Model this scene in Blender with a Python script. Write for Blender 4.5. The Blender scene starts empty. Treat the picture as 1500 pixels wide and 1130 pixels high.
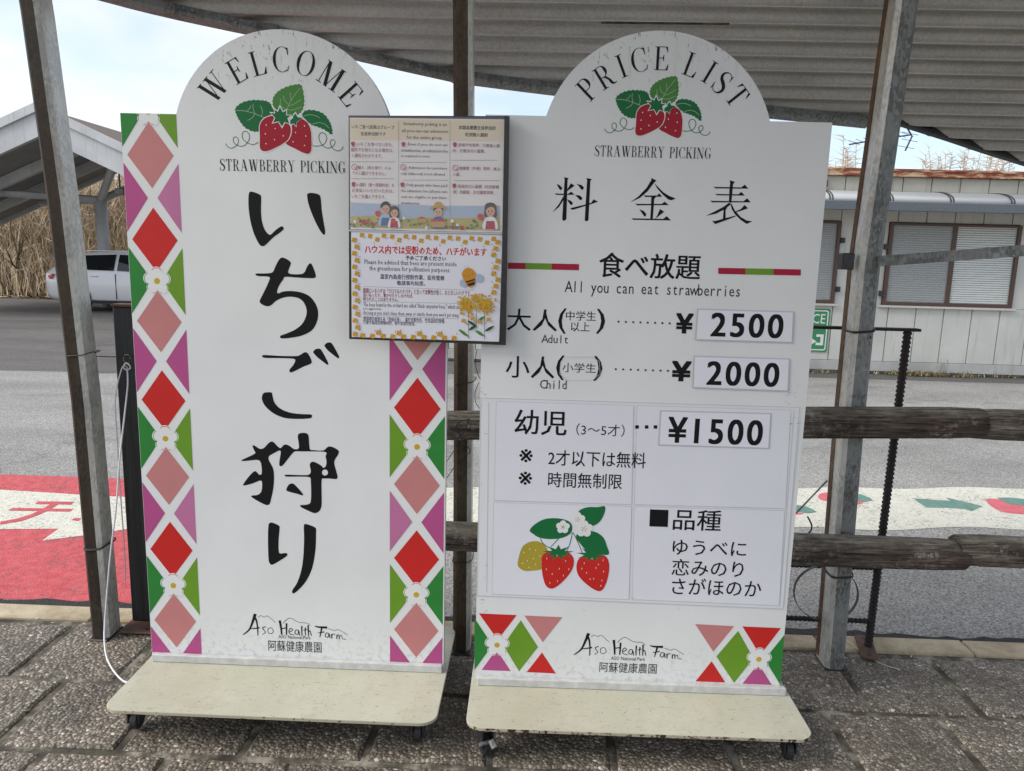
import bpy, bmesh, math, random
from math import sin, cos, pi, radians
from mathutils import Vector, Matrix
from mathutils.geometry import tessellate_polygon
random.seed(7)
SC = bpy.context.scene
COL = SC.collection

# ------------------------------------------------------------------ camera
H = 1.45; F = 1100.0; PIT = radians(9.7); ROLL = radians(1.5); YAW = radians(1.5)
fw = Vector((-sin(YAW)*cos(PIT), cos(YAW)*cos(PIT), -sin(PIT)))
rt = Vector((cos(YAW), sin(YAW), 0)); up = rt.cross(fw)
R2 = rt*cos(ROLL) + up*sin(ROLL); U2 = up*cos(ROLL) - rt*sin(ROLL)
EYE = Vector((0, 0, H))
cd = bpy.data.cameras.new('camera'); cam = bpy.data.objects.new('camera', cd); COL.objects.link(cam)
m = Matrix((R2, U2, -fw)).transposed().to_4x4(); m.translation = EYE
cam.matrix_world = m
cd.sensor_width = 36; cd.sensor_fit = 'HORIZONTAL'; cd.lens = 36*F/1500; cd.clip_start = .05; cd.clip_end = 1500
SC.camera = cam

# ------------------------------------------------------------------ world, sun, exposure
SUN_EL = radians(38); SUN_AZ = radians(-106)      # azimuth from +Y towards +X
W = bpy.data.worlds.new('World'); SC.world = W; W.use_nodes = True
nt = W.node_tree; nt.nodes.clear()
def wn(t, **k):
    n = nt.nodes.new(t)
    for a, b in k.items(): setattr(n, a, b)
    return n
out = wn('ShaderNodeOutputWorld'); bg = wn('ShaderNodeBackground'); bg.inputs[1].default_value = .12
sky = wn('ShaderNodeTexSky', sky_type='NISHITA', sun_disc=False, sun_elevation=SUN_EL, sun_rotation=SUN_AZ)
sky.air_density = 1.0; sky.dust_density = 2.0; sky.ozone_density = 3.0
tc = wn('ShaderNodeTexCoord'); mp = wn('ShaderNodeMapping'); mp.inputs['Scale'].default_value = (1.6, 1.6, 3.6)
mp.inputs['Location'].default_value = (.35, .2, .1)
nz = wn('ShaderNodeTexNoise'); nz.inputs['Scale'].default_value = 1.5; nz.inputs['Detail'].default_value = 7; nz.inputs['Roughness'].default_value = .5
rp = wn('ShaderNodeValToRGB'); rp.color_ramp.elements[0].position = .42; rp.color_ramp.elements[0].color = (.34, .34, .34, 1)
rp.color_ramp.elements[1].position = .57; rp.color_ramp.elements[1].color = (.97, .97, .97, 1)
mx = wn('ShaderNodeMix', data_type='RGBA'); mx.inputs['B'].default_value = (3.95, 4.02, 4.25, 1)
L = nt.links.new
L(tc.outputs['Generated'], mp.inputs['Vector']); L(mp.outputs[0], nz.inputs['Vector']); L(nz.outputs['Fac'], rp.inputs[0])
L(rp.outputs[0], mx.inputs['Factor']); L(sky.outputs[0], mx.inputs['A']); L(mx.outputs['Result'], bg.inputs[0]); L(bg.outputs[0], out.inputs[0])
sd = bpy.data.lights.new('sun', 'SUN'); sd.energy = 1.5; sd.angle = radians(32); sd.color = (1, .96, .9)
sun = bpy.data.objects.new('sun', sd); COL.objects.link(sun)
dsun = Vector((sin(SUN_AZ)*cos(SUN_EL), cos(SUN_AZ)*cos(SUN_EL), sin(SUN_EL)))
sun.rotation_euler = dsun.to_track_quat('Z', 'Y').to_euler(); sun.location = (0, 0, 20)
vs = SC.view_settings; vs.view_transform = 'Standard'; vs.look = 'None'; vs.gamma = 1; vs.exposure = 1.15; vs.use_curve_mapping = False

# ------------------------------------------------------------------ survey: photograph point -> metres in the place
def ray(x, y): return fw + R2*((x-750)/F) - U2*((y-565)/F)
def gz(x, y, z=0.):
    d = ray(x, y); return EYE + d*((z-H)/d.z)
def gy(x, y, Y):
    d = ray(x, y); return EYE + d*(Y/d.y)

# ------------------------------------------------------------------ helpers
def tag(o, label=None, cat=None, group=None, kind=None):
    if label: o['label'] = label
    if cat: o['category'] = cat
    if group: o['group'] = group
    if kind: o['kind'] = kind
    return o
def empty(name, loc=(0, 0, 0), rz=0, label=None, cat=None, group=None):
    o = bpy.data.objects.new(name, None); COL.objects.link(o); o.location = loc; o.rotation_euler = (0, 0, rz)
    o.empty_display_size = .1
    return tag(o, label, cat, group)
def bobj(name, bm, mats, parent=None, smooth=False):
    me = bpy.data.meshes.new(name); bm.normal_update(); bm.to_mesh(me); bm.free()
    for q in (mats if isinstance(mats, (list, tuple)) else [mats]): me.materials.append(q)
    if smooth:
        for p in me.polygons: p.use_smooth = True
    o = bpy.data.objects.new(name, me); COL.objects.link(o)
    if parent: o.parent = parent
    return o
def box(bm, x0, y0, z0, x1, y1, z1, mi=0, bev=0.):
    r = bmesh.ops.create_cube(bm, size=1)
    for v in r['verts']:
        v.co = Vector(((x0+x1)/2+v.co.x*(x1-x0), (y0+y1)/2+v.co.y*(y1-y0), (z0+z1)/2+v.co.z*(z1-z0)))
    fs = set(f for v in r['verts'] for f in v.link_faces)
    for f in fs: f.material_index = mi
    if bev:
        es = set(e for v in r['verts'] for e in v.link_edges)
        q = bmesh.ops.bevel(bm, geom=list(es), offset=bev, segments=1, affect='EDGES')
        for f in q['faces']: f.material_index = mi
def loft(bm, rings, close=True, cap=True, mi=0):
    vs_ = [[bm.verts.new(p) for p in r] for r in rings]
    n = len(rings[0])
    for a, b in zip(vs_[:-1], vs_[1:]):
        for i in range(n if close else n-1):
            j = (i+1) % n
            try:
                f = bm.faces.new((a[i], a[j], b[j], b[i])); f.material_index = mi
            except ValueError: pass
    if cap and close:
        for r, fl in ((vs_[0], True), (vs_[-1], False)):
            try:
                f = bm.faces.new(r[::-1] if fl else r); f.material_index = mi
            except ValueError: pass
def tube(bm, pts, rad, n=8, mi=0, cap=True):
    pts = [Vector(p) for p in pts]; rings = []
    prev = None
    for i, p in enumerate(pts):
        t = (pts[min(i+1, len(pts)-1)] - pts[max(i-1, 0)]).normalized()
        a = prev if prev is not None else (Vector((0, 0, 1)) if abs(t.z) < .9 else Vector((1, 0, 0)))
        u = (a - t*a.dot(t)).normalized(); w = t.cross(u); prev = u
        r = rad[i] if isinstance(rad, (list, tuple)) else rad
        rings.append([p + (u*cos(2*pi*k/n) + w*sin(2*pi*k/n))*r for k in range(n)])
    loft(bm, rings, cap=cap, mi=mi)
def catmull(P, closed=False, n=5):
    P = [Vector(p) for p in P]; N = len(P); o = []
    for i in range(N if closed else N-1):
        if closed: a, b, c, d = P[(i-1) % N], P[i], P[(i+1) % N], P[(i+2) % N]
        else: a, b, c, d = P[max(i-1, 0)], P[i], P[i+1], P[min(i+2, N-1)]
        for k in range(n):
            t = k/n
            o.append(.5*((2*b)+(c-a)*t+(2*a-5*b+4*c-d)*t*t+(-a+3*b-3*c+d)*t**3))
    if not closed: o.append(P[-1])
    return o
def copyobj(o, parent=None, loc=None, rot=None):
    c = o.copy(); COL.objects.link(c)
    if parent: c.parent = parent
    if loc is not None: c.location = loc
    if rot is not None: c.rotation_euler = rot
    return c
def copytree(o, parent=None, loc=None):
    c = copyobj(o, parent, loc)
    for ch in list(o.children): copytree(ch, c)
    return c

# ------------------------------------------------------------------ materials
def rgb(r, g, b):      # 0-255 display -> linear
    f = lambda v: ((v/255+.055)/1.055)**2.4 if v > 10 else v/255/12.92
    return (f(r), f(g), f(b), 1)
MATS = {}
class N:
    def __init__(s, name):
        s.m = bpy.data.materials.new(name); s.m.use_nodes = True; s.t = s.m.node_tree
        s.b = s.t.nodes['Principled BSDF']; s.c = None; MATS[name] = s.m
    def n(s, t, **k):
        q = s.t.nodes.new(t)
        for a, b in k.items():
            if a in ('sc', 'det', 'ro', 'dist', 'rand'):
                q.inputs[{'sc': 'Scale', 'det': 'Detail', 'ro': 'Roughness', 'dist': 'Distortion', 'rand': 'Randomness'}[a]].default_value = b
            else: setattr(q, a, b)
        return q
    def l(s, a, b): s.t.links.new(a, b)
    def co(s, scale=(1, 1, 1), rot=(0, 0, 0), kind='Object'):
        tcn = s.n('ShaderNodeTexCoord'); mpn = s.n('ShaderNodeMapping'); mpn.inputs['Scale'].default_value = scale; mpn.inputs['Rotation'].default_value = rot
        if kind == 'Pos':
            g = s.n('ShaderNodeNewGeometry'); s.l(g.outputs['Position'], mpn.inputs[0])
        else: s.l(tcn.outputs[kind], mpn.inputs[0])
        return mpn.outputs[0]
    def noise(s, co, sc, det=4, ro=.6, dist=0):
        q = s.n('ShaderNodeTexNoise', sc=sc, det=det, ro=ro, dist=dist); s.l(co, q.inputs['Vector']); return q.outputs['Fac']
    def vor(s, co, sc, feature='F1', out='Distance', rand=1):
        q = s.n('ShaderNodeTexVoronoi', sc=sc, feature=feature, rand=rand); s.l(co, q.inputs['Vector']); return q.outputs[out]
    def ramp(s, f, *st, interp='LINEAR'):
        q = s.n('ShaderNodeValToRGB'); e = q.color_ramp; e.interpolation = interp
        while len(e.elements) < len(st): e.elements.new(.5)
        for el, (p, c) in zip(e.elements, st):
            el.position = p; el.color = c if isinstance(c, (tuple, list)) else (c, c, c, 1)
        s.l(f, q.inputs[0]); return q.outputs[0]
    def mix(s, f, a, b, mode='MIX'):
        q = s.n('ShaderNodeMix', data_type='RGBA', blend_type=mode)
        for v, i in ((f, 'Factor'), (a, 'A'), (b, 'B')):
            if isinstance(v, (int, float)): q.inputs[i].default_value = v
            elif isinstance(v, (tuple, list)): q.inputs[i].default_value = tuple(v)
            else: s.l(v, q.inputs[i])
        return q.outputs['Result']
    def math(s, op, a, b=0.):
        q = s.n('ShaderNodeMath', operation=op)
        for v, i in ((a, 0), (b, 1)):
            if isinstance(v, (int, float)): q.inputs[i].default_value = v
            else: s.l(v, q.inputs[i])
        return q.outputs[0]
    def bump(s, h, st=.3, d=.01):
        q = s.n('ShaderNodeBump'); q.inputs['Strength'].default_value = st; q.inputs['Distance'].default_value = d; s.l(h, q.inputs['Height'])
        if s.c is not None: s.l(s.c, q.inputs['Normal'])
        s.c = q.outputs[0]; s.l(s.c, s.b.inputs['Normal'])
    def out(s, col=None, rough=.6, metal=0, **k):
        for v, i in ((col, 'Base Color'), (rough, 'Roughness'), (metal, 'Metallic')):
            if v is None: continue
            if isinstance(v, (int, float)): s.b.inputs[i].default_value = v
            elif isinstance(v, (tuple, list)): s.b.inputs[i].default_value = tuple(v)
            else: s.l(v, s.b.inputs[i])
        for a, b in k.items(): s.b.inputs[a].default_value = b
        return s.m
def plain(name, c, rough=.6, var=.12, sc=30, metal=0, bump=0., **k):
    s = N(name); co = s.co()
    f = s.noise(co, sc, 5)
    c2 = tuple(v*(1-var) for v in c[:3])+(1,); c3 = tuple(min(1, v*(1+var)) for v in c[:3])+(1,)
    if bump: s.bump(f, .4, bump)
    return s.out(s.ramp(f, (.3, c2), (.7, c3)), rough, metal, **k)
g = lambda v: (v, v, v, 1)

# sign faces: white film, faint dirt, specks under the arch
def sign_mat(name, base):
    s = N(name); co = s.co()
    a = s.noise(co, 3.5, 6); col = s.ramp(a, (.3, tuple(v*.93 for v in base[:3])+(1,)), (.7, base))
    sp = s.ramp(s.noise(s.co((1, 1, .35)), 95, 3, .7), (.585, 0.), (.61, 1.))
    z = s.n('ShaderNodeSeparateXYZ'); s.l(s.co(), z.inputs[0])
    gate = s.ramp(s.math('MULTIPLY', s.math('SUBTRACT', z.outputs[2], 1.88), 5.5), (0, 0.), (.9, 1.))
    patch = s.ramp(s.noise(co, 14, 3), (.46, 0.), (.6, 1.))
    msk = s.math('MULTIPLY', s.math('MULTIPLY', sp, gate), patch)
    col = s.mix(s.math('MULTIPLY', msk, .9), col, (.16, .15, .11, 1))
    gr = s.math('MULTIPLY', s.ramp(s.noise(s.co((1, 1, .2)), 40, 5), (.55, 0.), (.75, 1.)), s.ramp(s.math('MULTIPLY', s.math('SUBTRACT', z.outputs[2], 1.8), 4), (0, 0.), (1, .4)))
    col = s.mix(gr, col, (.36, .34, .27, 1))
    low = s.math('MULTIPLY', s.ramp(s.noise(co, 60, 4), (.5, 0.), (.7, 1.)), s.ramp(s.math('SUBTRACT', .3, z.outputs[2]), (.0, 0.), (.18, .5)))
    col = s.mix(low, col, (.3, .27, .22, 1))
    s.bump(s.noise(co, 5, 2), .15, .004); s.bump(s.noise(co, 220, 3), .06, .001)
    return s.out(col, s.ramp(a, (.3, .38), (.7, .5)))
M_SIGN = sign_mat('sign_white', (.74, .75, .74, 1))
M_EDGE = plain('sign_edge', (.52, .52, .50, 1), .5, .15, 40)
def cream():
    s = N('cream_plate'); co = s.co()
    col = s.ramp(s.noise(co, 4, 6), (.3, rgb(176, 173, 152)), (.7, rgb(194, 192, 174)))
    sc_ = s.ramp(s.noise(s.co((1, 9, 1)), 22, 6, .7), (.60, 0.), (.66, 1.))
    col = s.mix(s.math('MULTIPLY', sc_, .5), col, rgb(110, 100, 80))
    sp = s.ramp(s.noise(co, 130, 2), (.66, 0.), (.70, 1.)); col = s.mix(s.math('MULTIPLY', sp, .6), col, rgb(90, 75, 60))
    st = s.ramp(s.noise(co, 7, 5, .7), (.55, 0.), (.8, .45)); col = s.mix(st, col, rgb(150, 135, 112))
    s.bump(s.noise(co, 60, 4), .12, .002)
    return s.out(col, s.ramp(s.noise(co, 9, 4), (.3, .32), (.7, .5)))
M_CREAM = cream()
def chipped(nm='chipped_edge', t=.60):
    s = N(nm); co = s.co()
    f = s.ramp(s.noise(co, 45, 4, .7), (t, rgb(168, 162, 138)), (t+.03, rgb(95, 60, 40)), (t+.06, rgb(50, 34, 26)))
    return s.out(f, .7)
M_CHIP = chipped(); M_CHIP2 = chipped('rusty_chipped_edge', .51)
M_BLACKPRINT = plain('black_print', (.006, .006, .007, 1), .6, .1, **{'Specular IOR Level': .2})
M_DARKPRINT = plain('dark_grey_print', (.012, .012, .015, 1), .6, .1, **{'Specular IOR Level': .2})
def ink(name, r, g_, b, rough=.5): return plain(name, tuple(v*.70 for v in rgb(r, g_, b)[:3])+(1,), rough, .05, 6, **{'Specular IOR Level': .3})
M_RED = ink('red_print', 226, 44, 40); M_SALMON = ink('salmon_print', 222, 146, 144); M_GREEN = ink('green_print', 52, 146, 62)
M_LIME = ink('lime_print', 122, 172, 46); M_MAG = ink('magenta_print', 204, 92, 154); M_ORCHID = ink('orchid_print', 216, 132, 178)
M_WHITEP = plain('white_print', (.72, .73, .72, 1), .5, .03, 6); M_YEL = ink('yellow_print', 226, 188, 52); M_BERRY = ink('berry_red_print', 188, 28, 50)
M_LEAF = ink('leaf_green_print', 22, 122, 66); M_LEAF2 = ink('light_leaf_print', 84, 152, 70); M_VEIN = ink('vein_print', 178, 206, 170)
M_CRIM = ink('crimson_print', 190, 24, 62); M_ORANGE = ink('orange_print', 232, 160, 50); M_BLUE = ink('blue_print', 60, 104, 160)
M_SKYP = ink('pale_blue_print', 190, 208, 232); M_TAN = plain('tan_print', (.68, .58, .42, 1), .4, .03, 5); M_SKIN = ink('skin_print', 236, 186, 150)
M_BROWN = ink('brown_print', 74, 42, 30); M_STRAW = ink('straw_print', 214, 168, 88); M_GREYP = ink('grey_print', 58, 55, 56); M_ROSE = ink('rose_text_print', 158, 40, 56)
M_NAVY = ink('navy_text_print', 44, 48, 92); M_FIELD = ink('field_print', 206, 190, 110); M_DKLEAF = ink('dark_leaf_print', 46, 92, 44)
M_PINKSKY = plain('cream_paper', (.72, .68, .67, 1), .35, .03, 5)
def paper(name, c):
    s = N(name); co = s.co(); s.bump(s.noise(co, 9, 3, .5), .25, .004)
    return s.out(s.ramp(s.noise(co, 3, 3), (.3, tuple(v*.95 for v in c[:3])+(1,)), (.7, c)), .33)
M_PAPER = paper('paper_sheet', (.74, .745, .79, 1)); M_STICK = paper('sticker_paper', (.77, .77, .83, 1))
M_FILM = paper('film_sheet', (.72, .735, .75, 1))
M_TAPE = paper('tape_edge', (.50, .51, .525, 1))
M_POSTER = paper('poster_paper', (.72, .72, .78, 1))
M_FOLDER = plain('black_folder', (.018, .017, .018, 1), .35, .3, 40, bump=.001)
M_CLEAR = N('clear_plastic'); M_CLEAR = M_CLEAR.out((.95, .97, 1, 1), .08, 0, **{'Alpha': .06})
M_RUBBER = plain('black_rubber', (.02, .02, .022, 1), .6, .2); M_DKMETAL = plain('dark_metal', (.05, .05, .055, 1), .45, .3, 50, .6)

def galv(name, c1, c2, rust=.0, rough=.45, rustc=(110, 70, 42)):
    s = N(name); co = s.co((1, 1, .45)); 
    v = s.vor(co, 150, 'F1', 'Color'); sep = s.n('ShaderNodeSeparateColor'); s.l(v, sep.inputs[0])
    big = s.noise(s.co(), 7, 5)
    f = s.math('ADD', s.math('MULTIPLY', sep.outputs[0], .22), s.math('MULTIPLY', big, .78))
    col = s.ramp(f, (.38, c1), (.56, c2))
    sp = s.ramp(s.noise(s.co(), 70, 3), (.62, 0.), (.68, .6)); col = s.mix(sp, col, tuple(min(.75, q*1.6) for q in c2[:3])+(1,))
    if rust:
        rm = s.ramp(s.noise(s.co((1, 1, .14)), 16, 6, .65), (.5-rust*.25, 0.), (.62, 1.))
        rc = s.ramp(s.noise(s.co(), 60, 4), (.35, rgb(*[v_*.6 for v_ in rustc])), (.65, rgb(*rustc)))
        col = s.mix(s.math('MULTIPLY', rm, min(1, rust*1.3)), col, rc)
    s.bump(s.noise(s.co(), 120, 4), .25, .001)
    return s.out(col, s.ramp(f, (.3, rough), (.7, rough+.18)), .35)
M_GALVD = galv('galvanised_dark', rgb(92, 96, 95), rgb(134, 137, 134), .12)
M_GALVL = galv('galvanised_skylit', rgb(184, 184, 178), rgb(216, 216, 208), .22, .38, (160, 130, 96))  # lighter steel for the post sides: sky light put into the colour, plus rust
M_GALVR = galv('galvanised_rusty', rgb(32, 28, 23), rgb(66, 58, 46), .6, .65, (56, 38, 26))
M_GALVM = galv('galvanised_stained', rgb(70, 62, 48), rgb(104, 95, 78), .7, .6, (74, 54, 38))
M_RUSTF = galv('rust_flange', rgb(96, 78, 60), rgb(136, 118, 92), .7, .7, (112, 80, 56))
def roofm():
    s = N('corrugated_steel'); co = s.co()
    col = s.ramp(s.noise(s.co((.25, 1, 1)), 9, 6), (.3, rgb(176, 175, 171)), (.7, rgb(208, 207, 203)))
    v = s.vor(co, 140, 'F1', 'Color'); sep = s.n('ShaderNodeSeparateColor'); s.l(v, sep.inputs[0])
    col = s.mix(.3, col, s.ramp(sep.outputs[0], (0, g(.2)), (1, g(.5))))
    rr = s.ramp(s.noise(s.co((.12, 3, 3)), 11, 5, .7), (.6, 0.), (.75, .45)); col = s.mix(rr, col, rgb(122, 108, 92))
    return s.out(col, .38, .3)
M_ROOF = roofm()
def pavers(name, tint=1.):
    s = N(name); co = s.co(kind='Pos')
    oi = s.n('ShaderNodeObjectInfo')
    wob = s.n('ShaderNodeTexNoise', sc=60, det=2); s.l(co, wob.inputs['Vector'])
    v2 = s.n('ShaderNodeVectorMath', operation='SCALE'); s.l(wob.outputs['Color'], v2.inputs[0]); v2.inputs['Scale'].default_value = .006
    v3 = s.n('ShaderNodeVectorMath', operation='ADD'); s.l(co, v3.inputs[0]); s.l(v2.outputs[0], v3.inputs[1]); c2 = v3.outputs[0]
    cc = s.vor(c2, 80, 'F1', 'Color'); sep = s.n('ShaderNodeSeparateColor'); s.l(cc, sep.inputs[0])
    col = s.ramp(sep.outputs[0], (0, rgb(112, 102, 89)), (.35, rgb(138, 127, 112)), (.7, rgb(158, 146, 130)), (.95, rgb(176, 166, 150)), (1, rgb(212, 206, 194)))
    ed = s.ramp(s.vor(c2, 80, 'DISTANCE_TO_EDGE'), (.02, 0.), (.15, 1.))
    col = s.mix(ed, rgb(74, 67, 58), col)
    d = s.ramp(s.noise(co, 2.6, 7, .7), (.36, .55), (.64, 1.2)); col = s.mix(1, col, d, 'MULTIPLY')
    dirt = s.ramp(s.noise(co, 8, 5, .7), (.52, 0.), (.72, .6)); col = s.mix(dirt, col, rgb(96, 90, 74))
    var = s.math('ADD', s.math('MULTIPLY', oi.outputs['Random'], .34), .80*tint)
    cv = s.n('ShaderNodeCombineColor'); [s.l(var, cv.inputs[i]) for i in range(3)]
    col = s.mix(1, col, cv.outputs[0], 'MULTIPLY')
    s.bump(s.ramp(s.vor(c2, 80, 'F1'), (0, 1.), (.7, 0.)), .8, .006); s.bump(s.noise(co, 400, 3), .2, .001)
    return s.out(col, s.ramp(sep.outputs[1], (0, .55), (1, .8)))
M_PAVE = pavers('aggregate_slab')
def mortar():
    s = N('mortar'); co = s.co(kind='Pos')
    col = s.ramp(s.noise(co, 9, 7, .7), (.36, rgb(50, 46, 40)), (.5, rgb(88, 82, 71)), (.64, rgb(160, 154, 140)))
    mo = s.ramp(s.noise(co, 5, 5, .7), (.56, 0.), (.68, .7)); col = s.mix(mo, col, rgb(72, 78, 44))
    s.bump(s.noise(co, 140, 5), .6, .003); return s.out(col, .9)
M_MORTAR = mortar()
def kerbm():
    s = N('kerb_concrete'); co = s.co(kind='Pos')
    col = s.ramp(s.noise(co, 6, 6, .7), (.3, rgb(136, 122, 96)), (.55, rgb(176, 162, 134)), (.75, rgb(196, 186, 162)))
    sp = s.ramp(s.noise(co, 150, 3), (.6, 0.), (.7, .5)); col = s.mix(sp, col, rgb(200, 196, 180))
    r = s.ramp(s.noise(s.co((1, 3, 1), kind='Pos'), 3, 5), (.55, 0.), (.72, .4)); col = s.mix(r, col, rgb(140, 108, 82))
    s.bump(s.noise(co, 130, 5), .5, .003); return s.out(col, .85)
M_KERB = kerbm()
def asphalt(name, lo, hi, paint=None, cover=.5):
    s = N(name); co = s.co(kind='Pos')
    cc = s.vor(co, 150, 'F1', 'Color'); sep = s.n('ShaderNodeSeparateColor'); s.l(cc, sep.inputs[0])
    f = s.math('ADD', s.math('MULTIPLY', sep.outputs[0], .45), s.math('MULTIPLY', s.noise(co, 90, 4), .55))
    col = s.ramp(f, (.22, lo), (.5, tuple((a+b)/2 for a, b in zip(lo, hi))), (.78, hi))
    big = s.ramp(s.noise(s.co((.5, 1.2, 1), kind='Pos'), .9, 6, .6), (.3, .75), (.7, 1.15)); col = s.mix(1, col, big, 'MULTIPLY')
    wv = s.n('ShaderNodeTexNoise', sc=2.5, det=4); s.l(co, wv.inputs['Vector']); sv = s.n('ShaderNodeVectorMath', operation='SCALE'); s.l(wv.outputs['Color'], sv.inputs[0]); sv.inputs['Scale'].default_value = .35
    av = s.n('ShaderNodeVectorMath', operation='ADD'); s.l(co, av.inputs[0]); s.l(sv.outputs[0], av.inputs[1])
    ck = s.ramp(s.vor(av.outputs[0], .42, 'DISTANCE_TO_EDGE'), (.0015, .22), (.005, 0.)); col = s.mix(ck, col, rgb(40, 39, 37))
    stn = s.ramp(s.noise(s.co((1, 2.2, 1), kind='Pos'), .55, 4, .6), (.56, 0.), (.64, .32)); col = s.mix(stn, col, rgb(62, 60, 58))
    if paint:
        cr = s.noise(co, 70, 4, .7); cr2 = s.noise(co, 5, 5)
        k = s.math('ADD', s.math('MULTIPLY', cr, .75), s.math('MULTIPLY', cr2, .25))
        pc = s.ramp(s.noise(co, 25, 5, .7), (.3, paint[0]), (.7, paint[1]))
        col = s.mix(s.ramp(k, (cover-.07, 0.), (cover, 1.)), col, pc)
    s.bump(s.ramp(s.vor(co, 150), (0, 1.), (.7, 0.)), .6, .004); s.bump(s.noise(co, 60, 3), .3, .004)
    return s.out(col, .88)
M_ASPH = asphalt('asphalt', rgb(92, 91, 88), rgb(180, 178, 172))
M_ASPHD = asphalt('old_asphalt', rgb(70, 68, 66), rgb(118, 114, 110))
M_ASPHE = asphalt('tar_edge', rgb(26, 26, 26), rgb(56, 56, 54))
M_PINKPAINT = asphalt('pink_road_paint', rgb(84, 70, 70), rgb(120, 100, 98), (rgb(176, 62, 68), rgb(206, 98, 102)), .455)
M_PINKPAINT2 = asphalt('faded_pink_road_paint', rgb(84, 78, 76), rgb(150, 140, 138), (rgb(190, 84, 92), rgb(214, 116, 122)), .42)
M_WHITEPAINT = asphalt('white_road_paint', rgb(84, 84, 80), rgb(150, 150, 142), (rgb(196, 194, 178), rgb(216, 214, 200)), .455)
M_GREENPAINT = asphalt('green_road_paint', rgb(84, 90, 86), rgb(130, 140, 134), (rgb(84, 122, 110), rgb(112, 148, 134)), .42)
def soil(name, a, b):
    s = N(name); co = s.co(kind='Pos'); col = s.ramp(s.noise(co, 1.2, 9, .75), (.3, a), (.7, b)); s.bump(s.noise(co, 12, 6), .6, .03); return s.out(col, .95)
M_SOIL = soil('dry_soil', rgb(92, 80, 62), rgb(142, 126, 98))
def logm():
    s = N('weathered_log'); co = s.co((.9, 9, 9))
    f = s.noise(co, 4.5, 8, .65, .8)
    col = s.ramp(f, (.30, rgb(52, 43, 37)), (.44, rgb(94, 83, 72)), (.56, rgb(140, 130, 116)), (.72, rgb(182, 173, 158)))
    z = s.n('ShaderNodeSeparateXYZ'); s.l(s.co(), z.inputs[0])
    red = s.ramp(s.noise(s.co((.6, 1, 1)), 2.2, 3), (.45, 0.), (.6, .5)); col = s.mix(red, col, rgb(76, 42, 34))
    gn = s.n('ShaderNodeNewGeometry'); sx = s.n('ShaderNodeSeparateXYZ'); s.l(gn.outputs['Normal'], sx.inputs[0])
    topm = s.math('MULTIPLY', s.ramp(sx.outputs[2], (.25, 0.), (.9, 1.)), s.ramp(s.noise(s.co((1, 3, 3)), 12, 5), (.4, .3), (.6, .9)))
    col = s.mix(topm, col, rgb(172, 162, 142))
    li = s.math('MULTIPLY', s.ramp(s.noise(s.co(), 42, 5, .75), (.53, 0.), (.58, 1.)), s.ramp(s.noise(s.co(), 5, 3), (.46, 0.), (.56, 1.)))
    col = s.mix(s.math('MULTIPLY', li, .8), col, rgb(176, 170, 158))
    mo = s.ramp(s.noise(s.co(), 7, 5, .7), (.56, 0.), (.7, .4)); col = s.mix(mo, col, rgb(92, 92, 58))
    ck = s.ramp(s.noise(s.co((.8, 16, 16)), 9, 6, .7, .4), (.40, 1.), (.47, 0.)); col = s.mix(s.math('MULTIPLY', ck, .75), col, rgb(24, 19, 16))
    bl = s.ramp(s.noise(s.co((1, 1.5, 1.5)), 4, 5, .7), (.5, 0.), (.62, .5)); col = s.mix(bl, col, rgb(50, 40, 35))
    s.bump(ck, .5, -.006)
    s.bump(f, 1.0, .03); s.bump(s.noise(s.co((1, 14, 14)), 16, 4, .6), .6, .004)
    return s.out(col, .85)
M_LOG = logm()
M_BLACKWOOD = N('black_board'); _s = M_BLACKWOOD; _c = _s.co((10, 10, .6)); _f = _s.noise(_c, 6, 7, .6, .5); _s.bump(_f, .5, .004)
M_BLACKWOOD = _s.out(_s.ramp(_f, (.35, rgb(24, 25, 25)), (.62, rgb(44, 46, 46)), (.8, rgb(74, 78, 78))), .5)
M_REBAR = galv('black_rebar', rgb(30, 28, 28), rgb(48, 44, 42), .3, .6, (70, 44, 32))
M_RUSTPLATE = plain('rusty_plate', rgb(92, 68, 54), .85, .35, 60, bump=.002)
M_ROPE = plain('white_cord', rgb(214, 212, 216), .6, .08, 200); M_WIRE = plain('dark_wire', (.03, .028, .026, 1), .5, .2); M_WIREL = plain('bright_wire', (.3, .29, .28, 1), .4, .2, metal=.5)
def wall(name, a, b, streak=(112, 108, 96)):
    s = N(name); co = s.co(kind='Pos')
    col = s.ramp(s.noise(co, 1.6, 6), (.3, a), (.7, b))
    st = s.ramp(s.noise(s.co((5, 5, .35), kind='Pos'), 3, 6, .7), (.55, 0.), (.78, .45)); col = s.mix(st, col, rgb(*streak))
    s.bump(s.noise(co, 20, 4), .08, .004)
    return s.out(col, .55)
M_WALL = wall('wall_panel_paint', rgb(186, 186, 178), rgb(204, 204, 196)); M_WALLBACK = plain('wall_joint', (.1, .1, .09, 1), .8)
M_PARAPET = wall('parapet_paint', rgb(168, 166, 150), rgb(190, 188, 174))
M_BASEB = wall('base_board', rgb(160, 160, 156), rgb(188, 188, 184))
M_FASCIA = N('rusty_fascia'); _s = M_FASCIA; _f = _s.noise(_s.co((1.2, 1, 5), kind='Pos'), 4, 7, .7)
M_FASCIA = _s.out(_s.ramp(_f, (.36, rgb(96, 44, 28)), (.5, rgb(148, 84, 56)), (.6, rgb(196, 170, 140))), .75)
M_AWN = N('awning_sheet'); M_AWN = M_AWN.out(rgb(206, 206, 202), .25, 0, **{'Transmission Weight': .15})
M_GUTTER = plain('blue_grey_gutter', rgb(92, 99, 104), .4, .1)
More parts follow.
